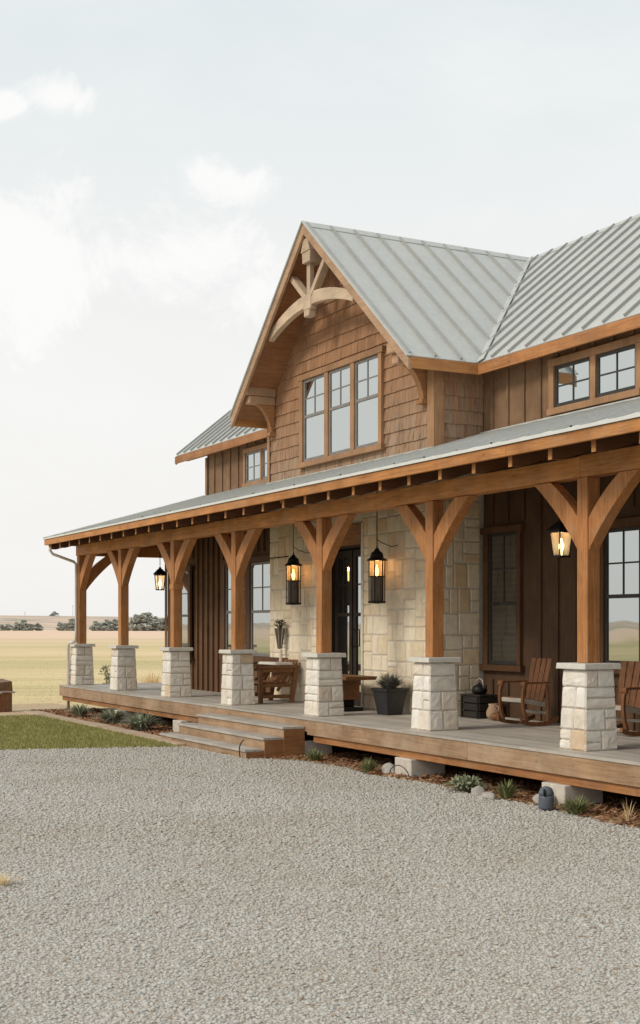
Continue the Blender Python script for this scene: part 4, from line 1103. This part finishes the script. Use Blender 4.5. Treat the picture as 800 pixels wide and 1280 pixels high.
def blades(X, Y, h, w, z, lean=.5):
    n = len(X); a = rs.uniform(0, 2 * np.pi, n); hh = h * rs.uniform(.5, 1.2, n); la = rs.uniform(0, 2 * np.pi, n); ll = hh * rs.uniform(.1, lean, n)
    c, s = np.cos(a) * w / 2, np.sin(a) * w / 2
    p0 = np.stack([X - c, Y - s, np.full(n, z)], -1); p1 = np.stack([X + c, Y + s, np.full(n, z)], -1); p2 = np.stack([X + np.cos(la) * ll, Y + np.sin(la) * ll, z + hh], -1)
    return np.stack([p0, p1, p2], 1).reshape(-1, 3), np.arange(3 * n).reshape(-1, 3), np.repeat(rs.rand(n), 3)
n = 130000; X = rs.uniform(-16.4, -8.4, n); Y = rs.uniform(-6.5, -1.3, n); k = pip(X, Y, lawnp); X, Y = X[k], Y[k]
X = X + rs.normal(0, .07, len(X)); Y = Y + rs.normal(0, .07, len(X))
o = link('lawn_grass', big_mesh('lawn_grass', *blades(X, Y, .055, .012, G + .008), M['grass'])); o['kind'] = 'stuff'
n = 22000; X = rs.uniform(-75, -20.5, n); Y = rs.uniform(-16, 26, n); k = rs.rand(n) < ((75 + X) / 55 + .2); X, Y = X[k], Y[k]
cl = np.array([noise.noise((x * .25, y * .25, 0)) for x, y in zip(X, Y)]); k = cl > -.15; X, Y = X[k], Y[k]
o = link('field_grass', big_mesh('field_grass', *blades(X, Y, .035, .03, G - .006, 1.5), M['straw'])); o['kind'] = 'stuff'
n = 22000; X = rs.uniform(-18.3, 4, n); Y = rs.uniform(-.95, .6, n); k = ~pip(X, Y, grav); X, Y = X[k], Y[k]
def chips(X, Y, z):
    n = len(X); a = rs.uniform(0, 2 * np.pi, n); l = rs.uniform(.015, .05, n); w = rs.uniform(.004, .012, n); c, s = np.cos(a), np.sin(a); zt = rs.uniform(0, .02, n); tz = rs.uniform(-.012, .02, n)
    q = [np.stack([X + c * l * i - s * w * j, Y + s * l * i + c * w * j, z + zt + tz * i + .003 * j], -1) for i, j in ((-1, -1), (1, -1), (1, 1), (-1, 1))]
    return np.stack(q, 1).reshape(-1, 3), np.arange(4 * n).reshape(-1, 4), np.repeat(rs.rand(n), 4)
M['chips'] = m_leaf('bark_chips', (.16, .07, .035), (.52, .30, .17))
o = link('bark_chips', big_mesh('bark_chips', *chips(X, Y, G + .006), M['chips'])); o['kind'] = 'stuff'

# -- bed plants, rocks and small garden things
def tuft(name, x, y, h, sp, n, mat, label, cat, seed, lw=.012, droop=.5, group=None):
    rg = random.Random(seed); mb = MB(); sprig(mb, (0, 0, 0), h, sp, n, lw, rg, droop)
    o = obj(name, mb, M[mat], None, (x, y, G + .002)); tag(o, label, cat, group); return o
GB = 'plants in the bed along the porch'
tuft('grass_plant', -15.75, -.60, .42, .40, 170, 'leafgrey', 'grey-green spiky plant nearest the far porch corner downpipe', 'plant', 1, .03, .5, GB)
tuft('grass_plant', -13.55, -.62, .50, .52, 280, 'leafgrey', 'broad grey-green spiky plant between two footing blocks under the porch edge', 'plant', 2, .03, .6, GB)
tuft('grass_plant', -11.75, -.70, .50, .55, 300, 'leafgrey', 'largest green spiky plant by the kerb left of the steps', 'plant', 3, .03, .6, GB)
tuft('grass_plant', -5.42, -.44, .25, .26, 130, 'leafgreen', 'small green grass tuft just right of the porch steps', 'plant', 4, .014, .5, GB)
tuft('grass_plant', -3.80, -.50, .26, .22, 150, 'leafgreen', 'green grass tuft in front of a round pale rock', 'plant', 5, .012, .4, GB)
rg = random.Random(6); mb = MB(); sprig(mb, (0, 0, 0), .27, .34, 170, .035, rg, .7); leaves(mb, (0, 0, .1), (.26, .18, .08), 110, .035, rg)
o = obj('leafy_plant', mb, M['leafpale'], None, (-1.62, -.44, G + .002)); tag(o, 'low pale-green leafy plant between the two nearest footing blocks', 'plant', GB)
rg = random.Random(7); mb = MB(); sprig(mb, (0, 0, 0), .29, .22, 150, .02, rg, .5)
o = obj('leafy_plant', mb, M['leafgreen'], None, (-.82, -.46, G + .002)); tag(o, 'green bladed plant left of the grey garden spotlight', 'plant', GB)
tuft('grass_plant', .48, -.54, .27, .30, 200, 'leafgreen', 'green grass clump in front of the nearest footing block', 'plant', 8, .012, .5, GB)
tuft('dry_weed', 1.15, -.45, .3, .12, 26, 'straw', 'thin dry straw-coloured weed at the gravel edge near the photo\'s right side', 'weed', 9, .008, .3)
tuft('dry_weed', 1.40, -6.60, .13, .24, 70, 'straw', 'dry yellow grass tuft growing in the open gravel', 'weed', 10, .006, .5)
def sapling(x, y, h, label, seed):
    rg = random.Random(seed); t = thing('sapling', label, 'sapling', (x, y, G))
    mb = MB(); mb.tube([(0, 0, 0), (.02, .01, h * .5), (0, 0, h)], [.02, .014, .006], 6); obj('stem', mb, M['bark'], t, (0, 0, 0))
    mb = MB()
    for k in range(14): z = h * (.3 + .7 * k / 14); leaves(mb, (rg.uniform(-.1, .1), rg.uniform(-.1, .1), z), (.11, .11, .07), 14, .045, rg)
    obj('leaves', mb, M['leafgrey'], t, (0, 0, 0))
sapling(-22.1, 2.1, .9, 'young thin sapling seen between the two farthest porch piers', 31)
tuft('dry_weed', -23.0, 3.7, .9, .75, 200, 'straw', 'pale dry bush in the field seen right of the second farthest pier', 'bush', 12, .02, .4)
def rockmesh(sx, sy, sz, seed):
    bm = bmesh.new(); bmesh.ops.create_icosphere(bm, subdivisions=3, radius=1)
    for v in bm.verts:
        n = noise.noise(v.co * 1.3 + Vector((seed, 0, 0))) * .35 + noise.noise(v.co * 4 + Vector((seed, 3, 0))) * .08
        v.co = Vector((v.co.x * sx, v.co.y * sy, v.co.z * sz)) * (1 + n)
    me = bpy.data.meshes.new('rock'); bm.to_mesh(me); bm.free(); me.materials.append(M['rock'])
    a = me.attributes.new('tint', 'FLOAT', 'FACE'); me.polygons.foreach_set('use_smooth', [True] * len(me.polygons)); return me
for i, (x, y, s, lab) in enumerate(((-3.62, -.28, (.12, .10, .10), 'round pale rock behind a grass tuft below the deck edge'), (-1.3, -.50, (.10, .08, .07), 'small rounded rock at the foot of the pale leafy plant'),
        (-.95, -.62, (.13, .08, .06), 'flat pale rock between leafy plants at the gravel edge'), (-.28, -.36, (.15, .10, .10), 'pale boulder half hidden behind the grey garden spotlight'))):
    o = link('rock', rockmesh(*s, i * 7.3)); o.location = (x, y, G + s[2] * .3); tag(o, lab, 'rock', 'rocks along the bed')
t = thing('garden_spotlight', 'small grey-blue garden spotlight on the gravel before the nearest footing', 'garden light', (.09, -.62, G + .01))
mb = MB(); mb.lathe([(.075, 0), (.082, .03), (.08, .12), (.075, .15)], n=16); obj('base', mb, M['blue'], t, (0, 0, 0), smooth=True)
mb = MB(); mb.lathe([(.076, .152), (.082, .17), (.06, .22), (.03, .238), (.005, .242)], n=16); obj('dome', mb, M['blue'], t, (0, 0, 0), smooth=True)
mb = MB(); mb.tube([(.05, -.055, .15), (.06, -.07, .19), (.045, -.06, .215)], .014, 6); obj('lens', mb, M['black'], t, (0, 0, 0))
# thin cable arcs
mb = MB(); mb.tube(curve([(-.24, 0, 0), (-.18, 0, .10), (0, 0, .15), (.18, 0, .10), (.26, 0, .0)], 6), .006, 6); o = obj('cable', mb, M['black'], None, (-3.2, -.40, G), smooth=True); tag(o, 'thin black cable arching over the footing block right of the steps', 'cable')
mb = MB(); mb.tube(curve([(0, 0, 0), (0, -.01, .12), (.03, -.0, .2), (.09, .02, .26)], 6), .008, 6); o = obj('bent_rod', mb, M['black'], None, (-6.28, DY - .955, -.55), smooth=True); tag(o, 'thin black bent rod at the front right corner of the lowest step', 'rod')
# old post at the left edge
t = thing('timber_post', 'weathered square timber post with rope and rough top at the left edge', 'post', (-18.33, -1.62, G), R(20))
mb = MB(); mb.box(-.19, .19, -.19, .19, -.02, .42); obj('post', mb, M['old'], t, (0, 0, 0), bevel=.012)
mb = MB(); mb.hexa(sq(.2, .44), [(-.19, -.18, .70), (.19, -.19, .66), (.18, .19, .68), (-.19, .18, .73)]); mb.box(-.2, .2, -.2, .2, .421, .439)
obj('top', mb, M['old'], t, (0, 0, 0), bevel=.03)
mb = MB(); mb.tube(curve([(-.22, -.22, .46), (0, -.23, .41), (.22, -.22, .43), (.23, 0, .45), (.22, .22, .43), (-.22, .22, .45), (-.22, -.22, .46)], 4), .022, 8); mb.tube([(.2, -.22, .44), (.3, -.24, .45), (.36, -.2, .43)], .02, 8)
obj('rope', mb, M['palewood'], t, (0, 0, 0), smooth=True)

# -- far hills, trees, poles
def far(px, d):                    # bearing (px across the view at focal length 1650) and distance -> world
    v = VD * d + VR * d * ((px - 400) / 1650.); return CAMX + v[0], CAMY + v[1]
mb = MB(); nA = 220; rings = ((620, -2), (800, 1.5), (1000, 7.5), (1300, 12), (1700, 15), (2300, 8))
for k, (r, h) in enumerate(rings):
    for i in range(nA):
        a = 2 * math.pi * i / nA; nn = noise.noise((math.cos(a) * 2.2, math.sin(a) * 2.2, k * .12)) * 5 + noise.noise((math.cos(a) * 7, math.sin(a) * 7, 4)) * 1.6
        mb.v.append((CAMX + r * math.cos(a), CAMY + r * math.sin(a), G + ((h + nn * (k / 4.)) * (.45 if math.sin(a) < -.2 else 1) if k else -3)))
for k in range(len(rings) - 1):
    for i in range(nA): mb.f.append([k * nA + i, k * nA + (i + 1) % nA, (k + 1) * nA + (i + 1) % nA, (k + 1) * nA + i]); mb.t.append(0); mb.mi.append(0)
structure('hills', mb, M['hill'], True)
def tree_mesh(seed, H, W):
    rg = random.Random(seed); tr = MB(); tr.tube([(0, 0, -.5), (.1, 0, H * .3), (0, .1, H * .7)], [.3, .22, .08], 6)
    for k in range(4): a = rg.uniform(0, 6.28); tr.tube([(0, 0, H * .3), (math.cos(a) * W * .3, math.sin(a) * W * .3, H * .6)], [.14, .05], 5)
    cr = MB()
    for k in range(17):
        a = rg.uniform(0, 6.28); r = rg.uniform(0, .62) * W; z = rg.uniform(.08, .86) * H; rr = W * rg.uniform(.24, .38) * (1.15 - .5 * z / H)
        leaves(cr, (math.cos(a) * r * (1.1 - .6 * z / H), math.sin(a) * r * (1.1 - .6 * z / H), z), (rr, rr, rr * .75), 90, .6, rg)
    return tr.mesh('trunk', M['bark']), cr.mesh('crown', M['fartree'])
tm = [tree_mesh(s, H, W) for s, H, W in ((1, 9, 4.2), (2, 8, 4.4), (3, 6.6, 3.8))]
def tree(px, d, s, k, label, group):
    x, y = far(px, d); t = thing('tree', label, 'tree', (x, y, G - .2 + (9.5 if d > 1000 else 0)), random.uniform(0, 6), group); t.scale = (s * 1.5, s * 1.5, s * 1.0)
    for nm, me in zip(('trunk', 'crown'), tm[k % 3]): o = bpy.data.objects.new(nm, me); COL.objects.link(o); o.parent = t
TG = 'hazy trees on the far field edge'
for px, d, s, k in ((170, 560, .85, 0), (178, 555, .98, 1), (186, 560, .95, 0), (195, 556, .85, 2), (203, 560, .80, 1), (212, 560, .8, 0), (163, 565, .7, 2)): tree(px, d, s, k, 'hazy tree in the tallest grove seen between the second and third farthest posts', TG + ', right grove')
for px, d, s, k in ((121, 570, .62, 1), (128, 566, .66, 2), (136, 566, .70, 1), (143, 570, .62, 0)): tree(px, d, s, k, 'hazy tree in the low grove seen between the two farthest posts', TG + ', middle grove')
for px, d, s, k in ((76, 580, .55, 1), (84, 575, .62, 2), (91, 575, .66, 0), (97, 580, .62, 1)): tree(px, d, s, k, 'hazy tree in the grove just left of the farthest porch post', TG + ', near the corner post')
for px, d, s, k in ((2, 590, .5, 2), (10, 590, .46, 1), (22, 585, .56, 1), (30, 585, .6, 0), (38, 585, .55, 2), (47, 588, .5, 1)): tree(px, d, s, k, 'hazy low tree in the row at the photo\'s left edge', TG + ', left row')
tree(68, 1250, .95, 1, 'lone round tree standing on the skyline above the far hill', 'lone skyline tree')
for px, h, lab in ((31, 16, 'thin pole on the skyline at the far left of the fields'), (91, 22, 'tallest thin mast on the skyline just left of the farthest porch post')):
    x, y = far(px, 1230); t = thing('utility_pole', lab, 'pole', (x, y, G), 0, 'poles on the skyline')
    mb = MB(); mb.tube([(0, 0, 0), (0, 0, h)], [.26, .16], 6); obj('pole', mb, plain('hazy_pole', (.5, .48, .45), .9), t, (0, 0, 0))
    mb = MB(); mb.bar((-1.6, 0, h - 1.5), (1.6, 0, h - 1.5), .25, .25); obj('crossarm', mb, M['bark'], t, (0, 0, 0))

# ================================================================== LIGHT, SKY, CAMERA
def cloud_dir(px, py):
    v = Vector((VD[0] + VR[0] * (px - 400) / 1650., VD[1] + VR[1] * (px - 400) / 1650., (783 - py) / 1650.)).normalized(); return tuple(v)
CLOUDS = [(*cloud_dir(70, 315), 2.1, .05, .17), (*cloud_dir(220, 330), 2.4, .03, .13), (*cloud_dir(290, 228), 2.2, .01, .055), (*cloud_dir(85, 122), 2.6, .005, .05), (*cloud_dir(5, 130), 2.0, .005, .03)]
S = Vector((.02, -.79, .61)).normalized()          # towards the sun
w = bpy.data.worlds.new('World'); sc.world = w; w.use_nodes = True; t = w.node_tree; t.nodes.clear()
out = N(t, 'ShaderNodeOutputWorld'); bg = N(t, 'ShaderNodeBackground'); L(t, bg.outputs[0], out.inputs[0]); bg.inputs['Strength'].default_value = .1
sky = N(t, 'ShaderNodeTexSky', sky_type='NISHITA'); sky.sun_disc = False; sky.sun_elevation = math.asin(S.z); sky.sun_rotation = math.atan2(S.x, S.y)
sky.air_density = 1.0; sky.dust_density = 3.0; sky.ozone_density = 1.0
tc = N(t, 'ShaderNodeTexCoord'); mp = N(t, 'ShaderNodeMapping'); L(t, tc.outputs['Generated'], mp.inputs[0]); mp.inputs['Scale'].default_value = (1, 1, 2.6); mp.inputs['Location'].default_value = (.3, .1, .0)
n1 = noise_tex(t, mp.outputs[0], 2.6, 9, .58, .25)
cl = ramp(t, n1, [(.44, 0), (.62, 1)])
sp = N(t, 'ShaderNodeSeparateXYZ'); L(t, tc.outputs['Generated'], sp.inputs[0])
veil = ramp(t, sp.outputs['Z'], [(.0, 1), (.16, .99), (.42, .90), (1, .85)])
hazec = ramp(t, sp.outputs['Z'], [(.0, (.88, .862, .825)), (.10, (.92, .912, .89)), (.22, (.915, .912, .895)), (.30, (.90, .918, .912)), (.42, (.83, .892, .90)), (1, (.74, .81, .83))])
base = mix(t, veil, mix(t, 1, sky.outputs[0], (.95, 1.0, 1.0), 'MULTIPLY'), N(t, 'ShaderNodeVectorMath', operation='SCALE').outputs[0])
vm = [n_ for n_ in t.nodes if n_.type == 'VECT_MATH'][0]; L(t, hazec, vm.inputs[0]); vm.inputs['Scale'].default_value = 10.0
cm = N(t, 'ShaderNodeMath', operation='MULTIPLY'); L(t, cl, cm.inputs[0]); cm.inputs[1].default_value = .35
wob = noise_tex(t, tc.outputs['Generated'], 11, 10, .68, .5)
last = cm.outputs[0]
for cx, cy, cz, sc_z, r0, r1 in CLOUDS:
    d = N(t, 'ShaderNodeVectorMath', operation='SUBTRACT'); L(t, tc.outputs['Generated'], d.inputs[0]); d.inputs[1].default_value = (cx, cy, cz)
    m_ = N(t, 'ShaderNodeVectorMath', operation='MULTIPLY'); L(t, d.outputs[0], m_.inputs[0]); m_.inputs[1].default_value = (1, 1, sc_z)
    ln = N(t, 'ShaderNodeVectorMath', operation='LENGTH'); L(t, m_.outputs[0], ln.inputs[0])
    ma = N(t, 'ShaderNodeMath', operation='MULTIPLY_ADD'); L(t, wob, ma.inputs[0]); ma.inputs[1].default_value = r1 * 3.2; L(t, ln.outputs['Value'], ma.inputs[2])
    mr = N(t, 'ShaderNodeMapRange', interpolation_type='SMOOTHSTEP'); L(t, ma.outputs[0], mr.inputs[0]); mr.inputs[1].default_value = r1 * 2.35; mr.inputs[2].default_value = r0 + r1 * 1.55
    mx = N(t, 'ShaderNodeMath', operation='MAXIMUM'); L(t, last, mx.inputs[0]); L(t, mr.outputs[0], mx.inputs[1]); last = mx.outputs[0]
fin = mix(t, last, base, (9.75, 9.72, 9.62))
L(t, fin, bg.inputs['Color'])
sd = bpy.data.lights.new('sun', 'SUN'); sd.energy = 1.75; sd.angle = R(16); sd.color = (1, .90, .76)
so = bpy.data.objects.new('sun', sd); COL.objects.link(so); so.rotation_euler = S.to_track_quat('Z', 'Y').to_euler()

cd = bpy.data.cameras.new('camera'); co = bpy.data.objects.new('camera', cd); COL.objects.link(co); sc.camera = co
cd.sensor_fit = 'HORIZONTAL'; cd.sensor_width = 36; cd.lens = 1650 / 800 * 36; cd.shift_y = 143 / 800.; cd.clip_end = 6000; cd.clip_start = .1
co.location = (11.058, -9.044, 1.332); co.rotation_euler = (R(90), 0, math.asin(.8846))
sc.view_settings.view_transform = 'Standard'; sc.view_settings.look = 'None'; sc.view_settings.exposure = 0
sc.cycles.use_denoising = True
